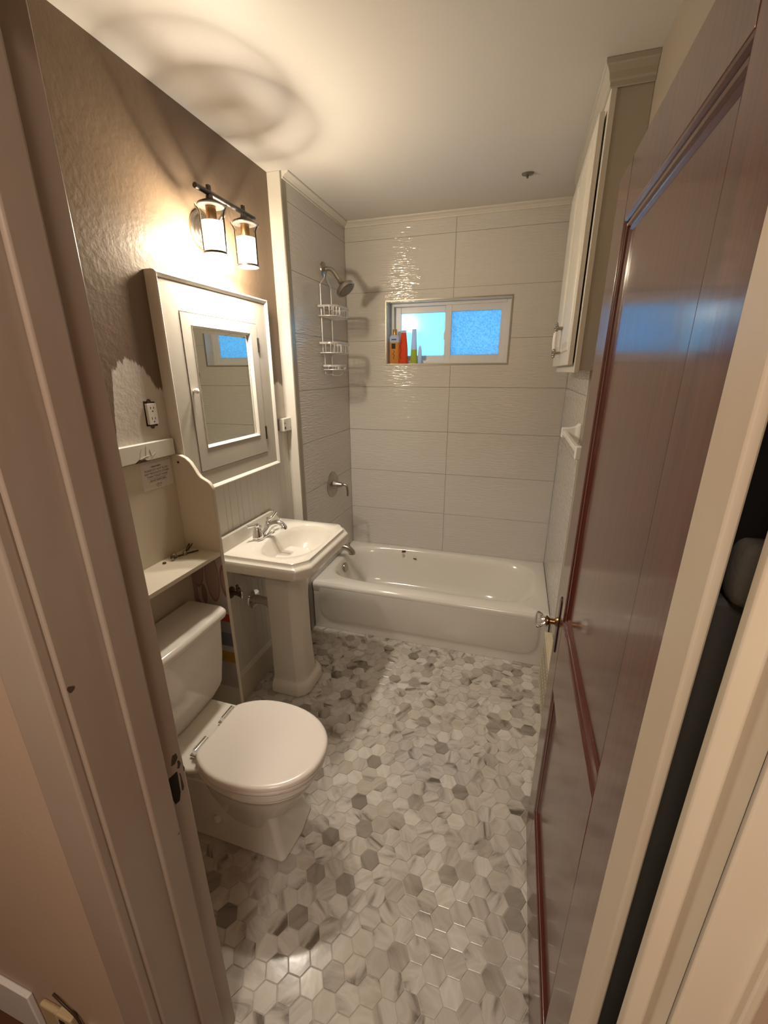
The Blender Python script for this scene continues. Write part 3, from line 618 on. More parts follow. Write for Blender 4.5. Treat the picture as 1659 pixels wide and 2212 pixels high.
tube_bm(bm, [(0.009, cy0-0.056, 1.705), (0.011, cy0-0.05, 1.694), (0.012, cy0, 1.694), (0.012, cy0+0.05, 1.694), (0.009, cy0+0.056, 1.705)], 0.0028, 8)
tube_bm(bm, [(0.012, cy0+0.01, 1.700), (0.03, cy0+0.015, 1.690), (0.075, cy0+0.015, 1.688), (0.095, cy0+0.015, 1.696), (0.100, cy0+0.015, 1.712)], 0.0026, 8)
fin('washcloth_hook', bm, 'caddy', t, smooth=True, angle=60)

# ================================================================== PEDESTAL SINK
sk = thing('pedestal_sink', 'cream pedestal sink with chamfered corners between toilet shelf and bathtub', 'sink')
YC = -1.280
def octo(x0, x1, hw, ch, hwb=None):
    hwb = hwb or hw; return [(x0, YC-hwb), (x1-ch*1.0, YC-hw), (x1, YC-hw+ch*1.3), (x1, YC+hw-ch*1.3), (x1-ch*1.0, YC+hw), (x0, YC+hwb)]
def polyray(P, c, a):
    dx, dy = math.cos(a), math.sin(a); best = None
    for i in range(len(P)):
        (ax, ay), (bx, by) = P[i], P[(i+1) % len(P)]; ex, ey = bx-ax, by-ay; den = dx*ey-dy*ex
        if abs(den) < 1e-12: continue
        t_ = ((ax-c[0])*ey-(ay-c[1])*ex)/den; s_ = ((ax-c[0])*dy-(ay-c[1])*dx)/den
        if t_ > 0 and -1e-6 <= s_ <= 1+1e-6: best = t_ if best is None else max(best, t_)
    return (c[0]+dx*best, c[1]+dy*best)
sc_ = (0.175, YC+0.0); base = octo(-0.068, 0.388, 0.290, 0.052)
ANG2 = sorted([2*math.pi*i/120 for i in range(120)]+[math.atan2(p[1]-sc_[1], p[0]-sc_[0]) % (2*math.pi) for p in base])
SR = 0.888
def octring(x1, hw, ch, z, x0=-0.068): P = octo(x0, x1, hw, ch); return [(*polyray(P, sc_, a), z) for a in ANG2]
bm = bmesh.new()
rings = [octring(0.250, 0.13, 0.05, 0.70), octring(0.330, 0.225, 0.05, 0.775), octring(0.372, 0.268, 0.048, 0.797), octring(0.384, 0.283, 0.05, 0.803), octring(0.392, 0.292, 0.052, 0.822), octring(0.393, 0.294, 0.052, 0.852), octring(0.388, 0.290, 0.052, 0.862), octring(0.378, 0.281, 0.050, 0.866),
         octring(0.373, 0.277, 0.050, 0.872), octring(0.370, 0.274, 0.050, SR-0.004), octring(0.363, 0.268, 0.048, SR)]
for (ax, bx, ay, nn, z) in ((0.128, 0.168, 0.228, 2.5, SR-0.001), (0.122, 0.160, 0.220, 2.45, SR-0.007), (0.112, 0.148, 0.205, 2.4, SR-0.035), (0.095, 0.125, 0.175, 2.3, SR-0.08), (0.075, 0.095, 0.130, 2.2, SR-0.115), (0.045, 0.055, 0.07, 2.0, SR-0.130)):
    rings.append([(*superpt(sc_[0]+0.008, sc_[1], ax, bx, ay, ay, nn, a), z) for a in ANG2])
loft(bm, rings, True, True); fin('basin', bm, 'sinkware', sk, smooth=True, angle=42)
prism('backsplash', [(YC-0.272, SR-0.02), (YC-0.272, 0.955), (YC-0.262, 0.966), (YC+0.165, 0.966), (YC+0.190, 0.958), (YC+0.215, 0.935), (YC+0.240, 0.905), (YC+0.262, SR-0.004), (YC+0.262, SR-0.02)], 'x', -0.068, -0.050, 'sinkware', sk, bevel=0.006, seg=3)
# pedestal: chamfered column flaring to a foot
def pring(x0, x1, hw, ch, z): return [(x0, YC-0.02-hw, z), (x1-ch, YC-0.02-hw, z), (x1-ch*0.35, YC-0.02-hw+ch*0.5, z), (x1, YC-0.02-hw+ch*1.2, z), (x1, YC-0.02+hw-ch*1.2, z), (x1-ch*0.35, YC-0.02+hw-ch*0.5, z), (x1-ch, YC-0.02+hw, z), (x0, YC-0.02+hw, z)]
bm = bmesh.new()
loft(bm, [pring(0.055, 0.262, 0.128, 0.05, 0.0), pring(0.055, 0.267, 0.132, 0.05, 0.012), pring(0.055, 0.266, 0.131, 0.05, 0.045), pring(0.055, 0.258, 0.122, 0.048, 0.062), pring(0.055, 0.243, 0.104, 0.045, 0.075), pring(0.055, 0.238, 0.098, 0.044, 0.10),
          pring(0.055, 0.228, 0.092, 0.042, 0.30), pring(0.055, 0.226, 0.092, 0.042, 0.55), pring(0.055, 0.240, 0.102, 0.044, 0.72), pring(0.055, 0.255, 0.112, 0.044, 0.800)])
fin('pedestal', bm, 'sinkware', sk, bevel=0.004, seg=2, angle=50)
lathe('overflow_hole', [(0.0095, 0), (0.0095, 0.002), (0.006, 0.0025)], 'hole', (0.0625, YC, SR-0.022), direction=(0.9, 0, 0.25), parent=sk, n=18)
lathe('drain', [(0.022, 0), (0.022, 0.002), (0.008, 0.003)], 'chrome', (0.186, YC, SR-0.1295), 'z', sk, n=20)
# faucet
fc = thing('faucet', 'chrome two-handle faucet on the cream pedestal sink', 'faucet')
FX, FY, FZ = 0.008, YC-0.012, SR
bm = bmesh.new(); rings = []
for sx, sy, z in ((0.026, 0.078, 0), (0.026, 0.078, 0.008), (0.022, 0.074, 0.014), (0.016, 0.066, 0.017)):
    rings.append([(FX+sx*math.cos(a), FY+sy*abs(math.sin(a))**0.6*math.copysign(1, math.sin(a)), FZ+z) for a in [2*math.pi*i/40 for i in range(40)]])
loft(bm, rings); fin('base_plate', bm, 'chrome', fc, smooth=True, angle=50)
for s in (-1, 1):
    h = lathe('handle_body', [(0.028, 0), (0.028, 0.007), (0.026, 0.014), (0.022, 0.035), (0.015, 0.054), (0.011, 0.059), (0.013, 0.064), (0.011, 0.073), (0.004, 0.076)], 'chrome', (FX, FY+s*0.052, FZ+0.012), 'z', fc, n=28)
    e = (-0.030, -0.044) if s < 0 else (0.018, 0.052)
    tube('lever', [(FX, FY+s*0.052, FZ+0.078), (FX+e[0]*0.4, FY+s*0.052+e[1]*0.4, FZ+0.080), (FX+e[0], FY+s*0.052+e[1], FZ+0.090+(0.014 if s > 0 else -0.008))], lambda q: 0.0055+0.004*q, 'chrome', h, n=12)
tube('spout', [(FX+0.004, FY, FZ+0.012), (FX+0.022, FY, FZ+0.034), (FX+0.060, FY, FZ+0.072), (FX+0.095, FY, FZ+0.083), (FX+0.120, FY, FZ+0.070), (FX+0.127, FY, FZ+0.052)], lambda q: 0.0200-0.006*q+0.002*(q > 0.85), 'chrome', fc, n=18)
lathe('lift_knob', [(0.003, 0), (0.003, 0.030), (0.0075, 0.034), (0.008, 0.040), (0.004, 0.045)], 'chrome', (FX-0.016, FY, FZ+0.014), 'z', fc, n=16)
# plumbing under the sink
t = thing('stop_valve', 'tarnished shutoff valve with oval handle on the wall under the sink', 'valve')
lathe('escutcheon', [(0.031, 0), (0.029, 0.005), (0.012, 0.010)], 'rust', (-0.0700, -1.510, 0.655), 'x', t)
lathe('valve_body', [(0.011, 0.008), (0.011, 0.045), (0.014, 0.047), (0.014, 0.060), (0.009, 0.062)], 'rust', (-0.0700, -1.510, 0.655), 'x', t, n=18)
lathe('outlet_nut', [(0.009, 0), (0.011, 0.004), (0.011, 0.022), (0.007, 0.024), (0.007, 0.040)], 'rust', (-0.022, -1.510, 0.666), direction=(-0.1, -0.1, 1), parent=t, n=6)
tube('oval_handle', [(-0.018, -1.512, 0.640), (-0.004, -1.518, 0.636), (0.002, -1.520, 0.650), (0.000, -1.516, 0.668), (-0.008, -1.512, 0.668), (-0.016, -1.510, 0.655)], 0.0045, 'chrome', t, n=8)
t = thing('drain_pipe', 'beige drain pipe with chrome flange going from wall behind the pedestal', 'pipe')
lathe('flange', [(0.055, 0), (0.052, 0.007), (0.030, 0.014)], 'chrome', (-0.0700, -1.335, 0.522), 'x', t)
tube('pipe', [(-0.064, -1.335, 0.522), (-0.01, -1.335, 0.522), (0.022, -1.334, 0.513), (0.043, -1.332, 0.488), (0.046, -1.330, 0.455)], 0.022, 'pipe', t, n=20)
tube('slip_nut', [(-0.057, -1.335, 0.522), (-0.043, -1.335, 0.522)], 0.027, 'pipe', t, n=8, sm=False)

# ================================================================== TOILET
TY = -2.072
tl = thing('toilet', 'white two-piece toilet with closed lid in front of the white shelf unit', 'toilet')
def egg(x0, x1, hw, z, xm=0.435, back=None, n=56, pw=1.0, y0=TY):
    """egg outline: rounded front at x1, back at x0 (cut flat at `back`)"""
    P = []
    for i in range(n):
        a = 2*math.pi*i/n; c, s = math.cos(a), math.sin(a)
        x = xm+(x1-xm)*abs(c)**(2/2.15)*(1 if c > 0 else -1) if c > 0 else xm-(xm-x0)*abs(c)**pw
        y = y0+hw*abs(s)**(2/2.15)*math.copysign(1, s)
        if back is not None: x = max(x, back)
        P.append((x, y, z))
    return P
bm = bmesh.new()
loft(bm, [egg(0.17, 0.668, 0.174, 0.3905, back=0.20), egg(0.17, 0.675, 0.181, 0.386, back=0.20), egg(0.17, 0.676, 0.182, 0.366, back=0.20), egg(0.17, 0.660, 0.168, 0.358, back=0.20), egg(0.17, 0.660, 0.168, 0.338, back=0.2), egg(0.17, 0.646, 0.156, 0.328, back=0.2),
          egg(0.17, 0.640, 0.152, 0.300, back=0.2), egg(0.17, 0.600, 0.134, 0.235, back=0.2), egg(0.17, 0.560, 0.118, 0.18, back=0.2), egg(0.17, 0.53, 0.105, 0.12, back=0.2)])
fin('bowl', bm, 'ceramic', tl, smooth=True, angle=50)
def chp(x0, x1, hw, ch, z, bow=0.012): return [(x0, TY-hw*0.9, z), (x0+0.05, TY-hw, z), (x1-ch, TY-hw, z), (x1, TY-hw+ch, z), (x1+bow, TY, z), (x1, TY+hw-ch, z), (x1-ch, TY+hw, z), (x0+0.05, TY+hw, z), (x0, TY+hw*0.9, z)]
bm = bmesh.new()
loft(bm, [chp(-0.02, 0.565, 0.118, 0.012, 0.0), chp(-0.02, 0.562, 0.116, 0.012, 0.012), chp(-0.02, 0.545, 0.106, 0.014, 0.05), chp(-0.02, 0.53, 0.100, 0.016, 0.14), chp(-0.02, 0.525, 0.105, 0.02, 0.22), chp(-0.02, 0.53, 0.115, 0.03, 0.29)])
fin('foot', bm, 'ceramic', tl, bevel=0.008, seg=3, angle=60)
for s in (-1, 1): lathe('bolt_cap', [(0.017, 0), (0.016, 0.006), (0.008, 0.012)], 'ceramic', (0.28, TY+s*0.104, 0.10), direction=(0, s, 0.25), parent=tl, n=20)
bm = bmesh.new()
def deck(hw, z, x1=0.30): return [(-0.04, TY-hw*1.05, z), (x1-0.06, TY-hw*1.06, z), (x1, TY-hw*0.9, z), (x1, TY+hw*0.9, z), (x1-0.06, TY+hw*1.06, z), (-0.04, TY+hw*1.05, z)]
loft(bm, [deck(0.10, 0.27, 0.25), deck(0.125, 0.33), deck(0.150, 0.378), deck(0.147, 0.390)]); fin('deck', bm, 'ceramic', tl, bevel=0.008, seg=3)
bm = bmesh.new(); loft(bm, [egg(0.20, 0.678, 0.182, 0.393, back=0.246, pw=0.9), egg(0.20, 0.684, 0.186, 0.397, back=0.244, pw=0.9), egg(0.20, 0.684, 0.186, 0.407, back=0.244, pw=0.9), egg(0.20, 0.678, 0.182, 0.411, back=0.246, pw=0.9)]); fin('seat', bm, 'seat', tl, smooth=True, angle=50)
bm = bmesh.new(); loft(bm, [egg(0.21, 0.682, 0.184, 0.414, back=0.252, pw=0.9), egg(0.205, 0.689, 0.189, 0.418, back=0.248, pw=0.9), egg(0.205, 0.689, 0.189, 0.428, back=0.248, pw=0.9), egg(0.21, 0.683, 0.184, 0.434, back=0.252, pw=0.9), egg(0.218, 0.675, 0.177, 0.4355, back=0.258, pw=0.9), egg(0.226, 0.667, 0.169, 0.4345, back=0.264, pw=0.9), egg(0.30, 0.50, 0.08, 0.4385, back=0.32)])
fin('lid', bm, 'seat', tl, smooth=True, angle=50)
for s in (-1, 1):
    hb = box('hinge', 0.212, 0.250, TY+s*0.078-0.035, TY+s*0.078+0.035, 0.391, 0.404, 'chrome', tl, bevel=0.003)
    lathe('hinge_barrel', [(0.012, 0), (0.012, 0.064)], 'chrome', (0.236, TY+s*0.078-0.032, 0.420), 'y', hb, n=16)
def trk(x0, x1, hw, ch, z): return [(x0, TY-hw, z), (x1-ch, TY-hw, z), (x1-ch*0.3, TY-hw+ch*0.3, z), (x1, TY-hw+ch, z), (x1+0.008, TY, z), (x1, TY+hw-ch, z), (x1-ch*0.3, TY+hw-ch*0.3, z), (x1-ch, TY+hw, z), (x0, TY+hw, z)]
bm = bmesh.new(); loft(bm, [trk(-0.045, 0.095, 0.205, 0.05, 0.3905), trk(-0.05, 0.108, 0.235, 0.03, 0.432), trk(-0.05, 0.118, 0.250, 0.03, 0.56), trk(-0.05, 0.126, 0.262, 0.03, 0.735)]); fin('tank', bm, 'ceramic', tl, bevel=0.006, seg=3, angle=60)
bm = bmesh.new(); loft(bm, [trk(-0.054, 0.130, 0.266, 0.03, 0.7355), trk(-0.056, 0.144, 0.280, 0.032, 0.745), trk(-0.056, 0.144, 0.280, 0.032, 0.765), trk(-0.054, 0.134, 0.272, 0.03, 0.778)]); fin('tank_lid', bm, 'ceramic', tl, bevel=0.006, seg=3, angle=60)

# ================================================================== SHELF UNIT OVER THE TOILET
sh = thing('toilet_shelf', 'white shelf unit with curvy-topped side panel standing over the toilet tank', 'shelf')
px0, px1 = -0.076, 0.100
pts = [(px0, 0.0), (px1, 0.0), (px1, 1.265), (px1-0.004, 1.283), (px1-0.016, 1.298), (px1-0.034, 1.308), (px1-0.050, 1.316), (px1-0.063, 1.330), (px1-0.076, 1.352), (px1-0.090, 1.374), (px1-0.110, 1.391), (px1-0.135, 1.401), (px0, 1.402)]
for yy in (-1.745, -2.405): prism('side_panel', pts, 'y', yy, yy+0.019, 'cream', sh, bevel=0.003)
box('back_panel', px0-0.0005, px0+0.003, -2.386, -1.7452, 0.46, 1.398, 'cream', sh)
box('shelf_board', px0+0.003, 0.098, -2.386, -1.7452, 0.982, 1.000, 'cream', sh, bevel=0.002)
box('floral_lining', px0+0.004, 0.0985, -1.7462, -1.7451, 0.30, 0.981, 'floral', sh)
lathe('screw', [(0.0045, 0), (0.0045, 0.0012)], 'hole', (-0.045, -1.7452, 1.372), direction=(0, -1, 0), parent=sh, n=12)
# chair rail pieces
cr = box('chair_rail', XL, -0.054, -2.45, -1.741, 1.403, 1.468, 'white', bevel=0.003); tag(cr, 'white chair rail board with scraped paint under the bare outlet', 'rail')
structure(cr, cr['label'], 'rail')
bm = bmesh.new()
for (y_, z_, l_, a_) in ((-1.905, 1.435, 0.03, 1.2), (-1.88, 1.44, 0.035, 1.4), (-1.86, 1.43, 0.03, 1.8), (-1.89, 1.418, 0.04, 0.15), (-1.85, 1.42, 0.03, 0.6)):
    dy, dz = math.cos(a_)*l_/2, math.sin(a_)*l_/2; tube_bm(bm, [(-0.0538, y_-dy, z_-dz), (-0.0536, y_, z_+0.002), (-0.0538, y_+dy, z_+dz)], 0.0009, 5)
fin('scraped_caulk', bm, 'crown', cr)
prism('chipped_wood', [(-1.935, 1.4022), (-1.93, 1.407), (-1.915, 1.415), (-1.905, 1.411), (-1.893, 1.413), (-1.882, 1.4055), (-1.868, 1.4022)], 'x', -0.0543, -0.0534, 'rust', cr)
cb = box('rail_block', -0.0735, -0.040, -0.918, -0.8335, 1.385, 1.458, 'white', bevel=0.003); tag(cb, 'small white rail block with dark screw holes beside the medicine cabinet', 'block')
for (y_, z_, r_) in ((-0.902, 1.405, 0.008), (-0.905, 1.432, 0.005), (-0.845, 1.402, 0.003)): lathe('screw_hole', [(r_, 0), (r_*0.7, 0.0008)], 'rust', (-0.0399, y_, z_), 'x', cb, n=10)
# paper note with lettering
nt_ = thing('paper_note', 'white printed paper note taped under the chair rail above the toilet', 'note')
box('sheet', px0+0.0031, px0+0.0038, -1.903, -1.757, 1.288, 1.388, 'paper', nt_)
def text(s, size, y, z, parent, m='ink', name='lettering', rot=0, shear=0, x=px0+0.0039, bold=0.0):
    c = bpy.data.curves.new('t', 'FONT'); c.body = s; c.size = size; c.align_x = 'CENTER'; c.align_y = 'CENTER'; c.shear = shear; c.offset = bold; c.resolution_u = 2
    o = bpy.data.objects.new('t', c); COL.objects.link(o); dg = bpy.context.evaluated_depsgraph_get()
    me = bpy.data.meshes.new_from_object(o.evaluated_get(dg)); bpy.data.objects.remove(o)
    me.transform(Matrix.Rotation(rot, 4, 'Z'))
    me.transform(Matrix(((0, 0, 1, x), (1, 0, 0, y), (0, 1, 0, z), (0, 0, 0, 1)))); me.name = name
    me.materials.clear(); me.materials.append(M[m]); q = bpy.data.objects.new(name, me); COL.objects.link(q); q.parent = parent; return q
YN = -1.830
text('- important -', 0.0105, YN-0.002, 1.3745, nt_, shear=0.3, bold=0.0003)
text('PLEASE DO NOT FLUSH', 0.0108, YN, 1.361, nt_, bold=0.0001); text('ANY PRODUCTS OTHER', 0.0108, YN, 1.349, nt_, bold=0.0001); text('THAN TOILET PAPER', 0.0108, YN, 1.337, nt_, bold=0.0001)
text('(not even "flushable" wipes)', 0.0068, YN, 1.3225, nt_, bold=0.0002)
for z_ in (1.3285, 1.317): box('rule_line', px0+0.0038, px0+0.0041, YN-0.045, YN+0.045, z_, z_+0.0008, 'ink', nt_)
tube('logo_scribble', [(px0+0.0040, YN-0.016, 1.304), (px0+0.0040, YN-0.010, 1.300), (px0+0.0040, YN-0.006, 1.309), (px0+0.0040, YN-0.002, 1.302), (px0+0.0040, YN+0.003, 1.3075), (px0+0.0040, YN+0.007, 1.302), (px0+0.0040, YN+0.013, 1.306), (px0+0.0040, YN+0.010, 1.3015)], 0.0005, 'ink', nt_, n=5)
box('rule_line', px0+0.0038, px0+0.0041, YN-0.010, YN+0.010, 1.2945, 1.2955, 'ink', nt_)
# outlet without a cover
ot = thing('outlet', 'bare white duplex outlet without cover plate in the white wall patch', 'outlet')
prism('wall_cutout', [(-1.834, 1.523), (-1.783, 1.520), (-1.780, 1.608), (-1.831, 1.613)], 'x', XL, XL+0.0012, 'hole', ot)
box('body', XL+0.001, XL+0.013, -1.829, -1.786, 1.528, 1.604, 'outlet', ot, bevel=0.002)
for z_ in (1.585, 1.547):
    box('slot', XL+0.0128, XL+0.0134, -1.816, -1.8135, z_-0.001, z_+0.008, 'hole', ot); box('slot', XL+0.0128, XL+0.0134, -1.8015, -1.799, z_-0.001, z_+0.007, 'hole', ot)
    lathe('ground_hole', [(0.0028, 0.0128), (0.0028, 0.0134)], 'hole', (XL, -1.8075, z_-0.009), 'x', ot, n=10)
for z_, s in ((1.604, 1), (1.528, -1)):
    prism('mounting_ear', [(-1.818, z_), (-1.797, z_), (-1.799, z_+s*0.010), (-1.804, z_+s*0.016), (-1.811, z_+s*0.016), (-1.816, z_+s*0.010)], 'x', XL+0.0012, XL+0.003, 'rust', ot)
# small hardware on the shelf
Z1 = 1.0002
t = tag(lathe('brass_nut', [(0.0065, 0), (0.0075, 0.002), (0.0065, 0.005), (0.003, 0.0052)], 'brass', (-0.040, -1.904, Z1), 'z', n=12), 'small brass nut on the white shelf, leftmost of the loose hardware', 'nut')
t = thing('short_bolt', 'short flat-headed steel bolt on the white shelf between brass nut and cap nut', 'bolt'); lathe('shank', [(0.005, 0), (0.005, 0.012)], 'nickel', (-0.030, -1.868, Z1), 'z', t, n=10); lathe('head', [(0.009, 0.012), (0.009, 0.017), (0.006, 0.018)], 'rust', (-0.030, -1.868, Z1), 'z', t, n=12)
t = thing('cap_nut', 'round steel cap nut touching the short bolt on the white shelf', 'nut'); lathe('dome', [(0.011, 0), (0.011, 0.010), (0.007, 0.018), (0.003, 0.020)], 'nickel', (-0.045, -1.848, Z1), 'z', t, n=14); lathe('washer', [(0.0125, 0), (0.0125, 0.003)], 'rust', (-0.045, -1.848, Z1), 'z', t, n=14)
t = thing('wing_bolt', 'dark wing bolt with spread wings near the side panel on the shelf', 'bolt')
tube('rod', [(-0.035, -1.838, Z1+0.004), (-0.012, -1.790, Z1+0.004), (0.004, -1.765, Z1+0.004)], 0.0032, 'rust', t, n=8)
lathe('hub', [(0.008, 0), (0.008, 0.014), (0.005, 0.017)], 'nickel', (-0.022, -1.812, Z1), 'z', t, n=12)
for a_ in (0.25, 0.75): tube('wing', [(-0.022, -1.808, Z1+0.010), (-0.030+0.02*a_, -1.790+0.01*a_, Z1+0.030), (-0.028+0.02*a_, -1.782+0.012*a_, Z1+0.036), (-0.018, -1.798, Z1+0.014)], 0.0022, 'rust', t, n=6)

# ================================================================== MEDICINE CABINET
mc = thing('medicine_cabinet', 'cream painted medicine cabinet with a mirrored door above the sink', 'cabinet')
cy_a, cy_b, cz_a, cz_b = -1.728, -0.992, 1.214, 2.060
box('frame', XL+0.0078, -0.045, cy_a+0.010, cy_b-0.010, cz_a+0.010, cz_b-0.010, 'cabpaint', mc) if False else None
bm = bmesh.new(); dya, dyb, dza, dzb = -1.622, -1.102, 1.302, 1.938
for (a, b, c, d) in ((cy_a+0.01, dya, cz_a+0.01, cz_b-0.01), (dyb, cy_b-0.01, cz_a+0.01, cz_b-0.01), (dya, dyb, cz_a+0.01, dza), (dya, dyb, dzb, cz_b-0.01)): bbox(bm, XL+0.001, -0.046, a, b, c, d)
fin('frame', bm, 'cabpaint', mc)
def framebead(name, y0, y1, z0, z1, prof, m, parent):
    bm = bmesh.new(); loft(bm, [[(x, y0+i, z0+i), (x, y1-i, z0+i), (x, y1-i, z1-i), (x, y0+i, z1-i)] for x, i in prof], False, False); return fin(name, bm, m, parent, smooth=True, angle=25)
framebead('outer_moulding', cy_a, cy_b, cz_a, cz_b, [(XL, 0), (-0.046, 0), (-0.036, 0.003), (-0.033, 0.009), (-0.038, 0.016), (-0.045, 0.020), (-0.047, 0.020)], 'crown', mc)
bm = bmesh.new(); g_ = 0.0025; my0, my1, mz0, mz1 = -1.567, -1.160, 1.398, 1.893
for (a, b, c, d) in ((dya+g_, my0, dza+g_, dzb-g_), (my1, dyb-g_, dza+g_, dzb-g_), (my0, my1, dza+g_, mz0), (my0, my1, mz1, dzb-g_)): bbox(bm, XL+0.004, -0.043, a, b, c, d)
dd = fin('door', bm, 'cabpaint', mc)
box('cavity', XL+0.001, XL+0.003, dya, dyb, dza, dzb, 'hole', mc)
framebead('inner_bead', my0, my1, mz0, mz1, [(-0.0425, 0), (-0.040, 0.002), (-0.043, 0.006), (-0.050, 0.009), (-0.055, 0.012)], 'crown', dd)
bm = bmesh.new()
loft(bm, [[(-0.0562, my0+0.009+i, mz0+0.009+i), (-0.0562, my1-0.009-i, mz0+0.009+i), (-0.0562, my1-0.009-i, mz1-0.009-i), (-0.0562, my0+0.009+i, mz1-0.009-i)] if i == 0 else [(-0.0540, my0+0.009+i, mz0+0.009+i), (-0.0540, my1-0.009-i, mz0+0.009+i), (-0.0540, my1-0.009-i, mz1-0.009-i), (-0.0540, my0+0.009+i, mz1-0.009-i)] for i in (0, 0.017)], False, True)
fin('bevelled_mirror', bm, 'mirror', dd)
lathe('knob', [(0.005, 0), (0.005, 0.006), (0.009, 0.009), (0.0115, 0.015), (0.010, 0.021), (0.004, 0.024)], 'porcelain', (-0.043, -1.604, 1.640), 'x', dd, n=20)
for z_ in (1.84, 1.405):
    hg = box('hinge', -0.0445, -0.0425, -1.108, -1.094, z_-0.034, z_+0.034, 'bronze', mc); lathe('hinge_pin', [(0.0035, 0), (0.0035, 0.066)], 'rust', (-0.041, -1.100, z_-0.033), 'z', hg, n=10)

# ================================================================== VANITY LIGHT
vl = thing('vanity_light', 'two-light vanity fixture with frosted glass shades above the medicine cabinet', 'lamp')
LC = -1.372
lathe('wall_plate', [(0.075, 0), (0.075, 0.006), (0.066, 0.012), (0.060, 0.012), (0.056, 0.018), (0.044, 0.020), (0.040, 0.026), (0.02, 0.028)], 'nickel', (XL+0.0005, LC-0.01, 2.262), 'x', vl, n=48)
tube('arm', [(-0.055, LC-0.01, 2.262), (-0.010, LC-0.01, 2.275), (0.030, LC-0.01, 2.310), (0.045, LC-0.01, 2.345)], 0.0085, 'nickel', vl, n=12)
tube('cross_bar', [(0.048, LC-0.185, 2.352), (0.048, LC+0.185, 2.352)], 0.0095, 'bronze', vl, n=16, sm=False)
for s, yy in ((-1, LC-0.108), (1, LC+0.108)):
    g = lathe('glass_shade', [(0.0600, 2.311), (0.0590, 2.306), (0.0500, 2.296), (0.0455, 2.284), (0.0450, 2.15), (0.0435, 2.15), (0.0438, 2.284), (0.0485, 2.297), (0.0580, 2.310)], 'glass', (0.048, yy, 0), 'z', vl, n=40, caps=False)
    lathe('frosted_band', [(0.0432, 2.152), (0.0432, 2.257)], 'frost', (0.048, yy, 0), 'z', g, n=40, caps=False)
    lathe('rim_ring', [(0.0455, 2.148), (0.0465, 2.152), (0.0455, 2.156)], 'bronze', (0.048, yy, 0), 'z', g, n=40, caps=False)
    lathe('fitter_cap', [(0.012, 2.345), (0.014, 2.333), (0.030, 2.326), (0.046, 2.318), (0.050, 2.312), (0.048, 2.309)], 'bronze', (0.048, yy, 0), 'z', vl, n=32)
    box('bracket', 0.042, 0.054, yy-0.008, yy+0.008, 2.340, 2.378, 'bronze', vl, bevel=0.002)
    lathe('socket', [(0.019, 2.308), (0.019, 2.265), (0.015, 2.258)], 'brass', (0.048, yy, 0), 'z', vl, n=20)
    bl = lathe('bulb', [(0.012, 2.2575), (0.016, 2.245), (0.024, 2.222), (0.026, 2.205), (0.022, 2.188), (0.010, 2.178), (0.002, 2.176)], 'bulb', (0.048, yy, 0), 'z', vl, n=20)
    light('vanity_bulb_light', 'POINT', (0.048, yy, 2.195), BULB_P, (1.0, 0.90, 0.77), 0.036)

# ================================================================== WALL CABINET
wc = thing('wall_cabinet', 'white wall cabinet with raised-panel doors and crown high on the right wall', 'cabinet')
ca, cb_, cz0, cz1 = -1.190, -0.020, 1.706, 2.602
bm = bmesh.new(); bbox(bm, 1.450, 1.5225, -0.955+0.0, cb_-0.285, cz0+0.008, cz1+0.05); bbox(bm, 1.450, 1.557, ca+0.003, -0.964, cz0+0.008, cz1+0.05); fin('box', bm, 'cabpaint', wc)
cb2 = -0.30
bm = bmesh.new()
for (a, b, c, d) in ((ca, ca+0.038, cz0, cz1+0.05), (cb2-0.038, cb2, cz0, cz1+0.05), (ca+0.038, cb2-0.038, cz0, cz0+0.04), (ca+0.038, cb2-0.038, cz1-0.055, cz1+0.05)): bbox(bm, 1.430, 1.4498, a, b, c, d)
fin('face_frame', bm, 'crown', wc, bevel=0.002)
cpf = [(0.0, cz1-0.010), (0.005, cz1-0.008), (0.006, cz1+0.004), (0.010, cz1+0.010), (0.013, cz1+0.026), (0.021, cz1+0.042), (0.026, cz1+0.045), (0.027, H-0.004), (0.027, H-0.001), (0.0, H-0.001)]
bm = bmesh.new(); loft(bm, [[(1.4299-o_, cb2+o_, z_) for o_, z_ in cpf], [(1.4299-o_, ca-o_, z_) for o_, z_ in cpf], [(1.557, ca-o_, z_) for o_, z_ in cpf]], True, True); fin('crown_moulding', bm, 'cabpaint', wc)
mid = (-1.170+cb2-0.03)/2
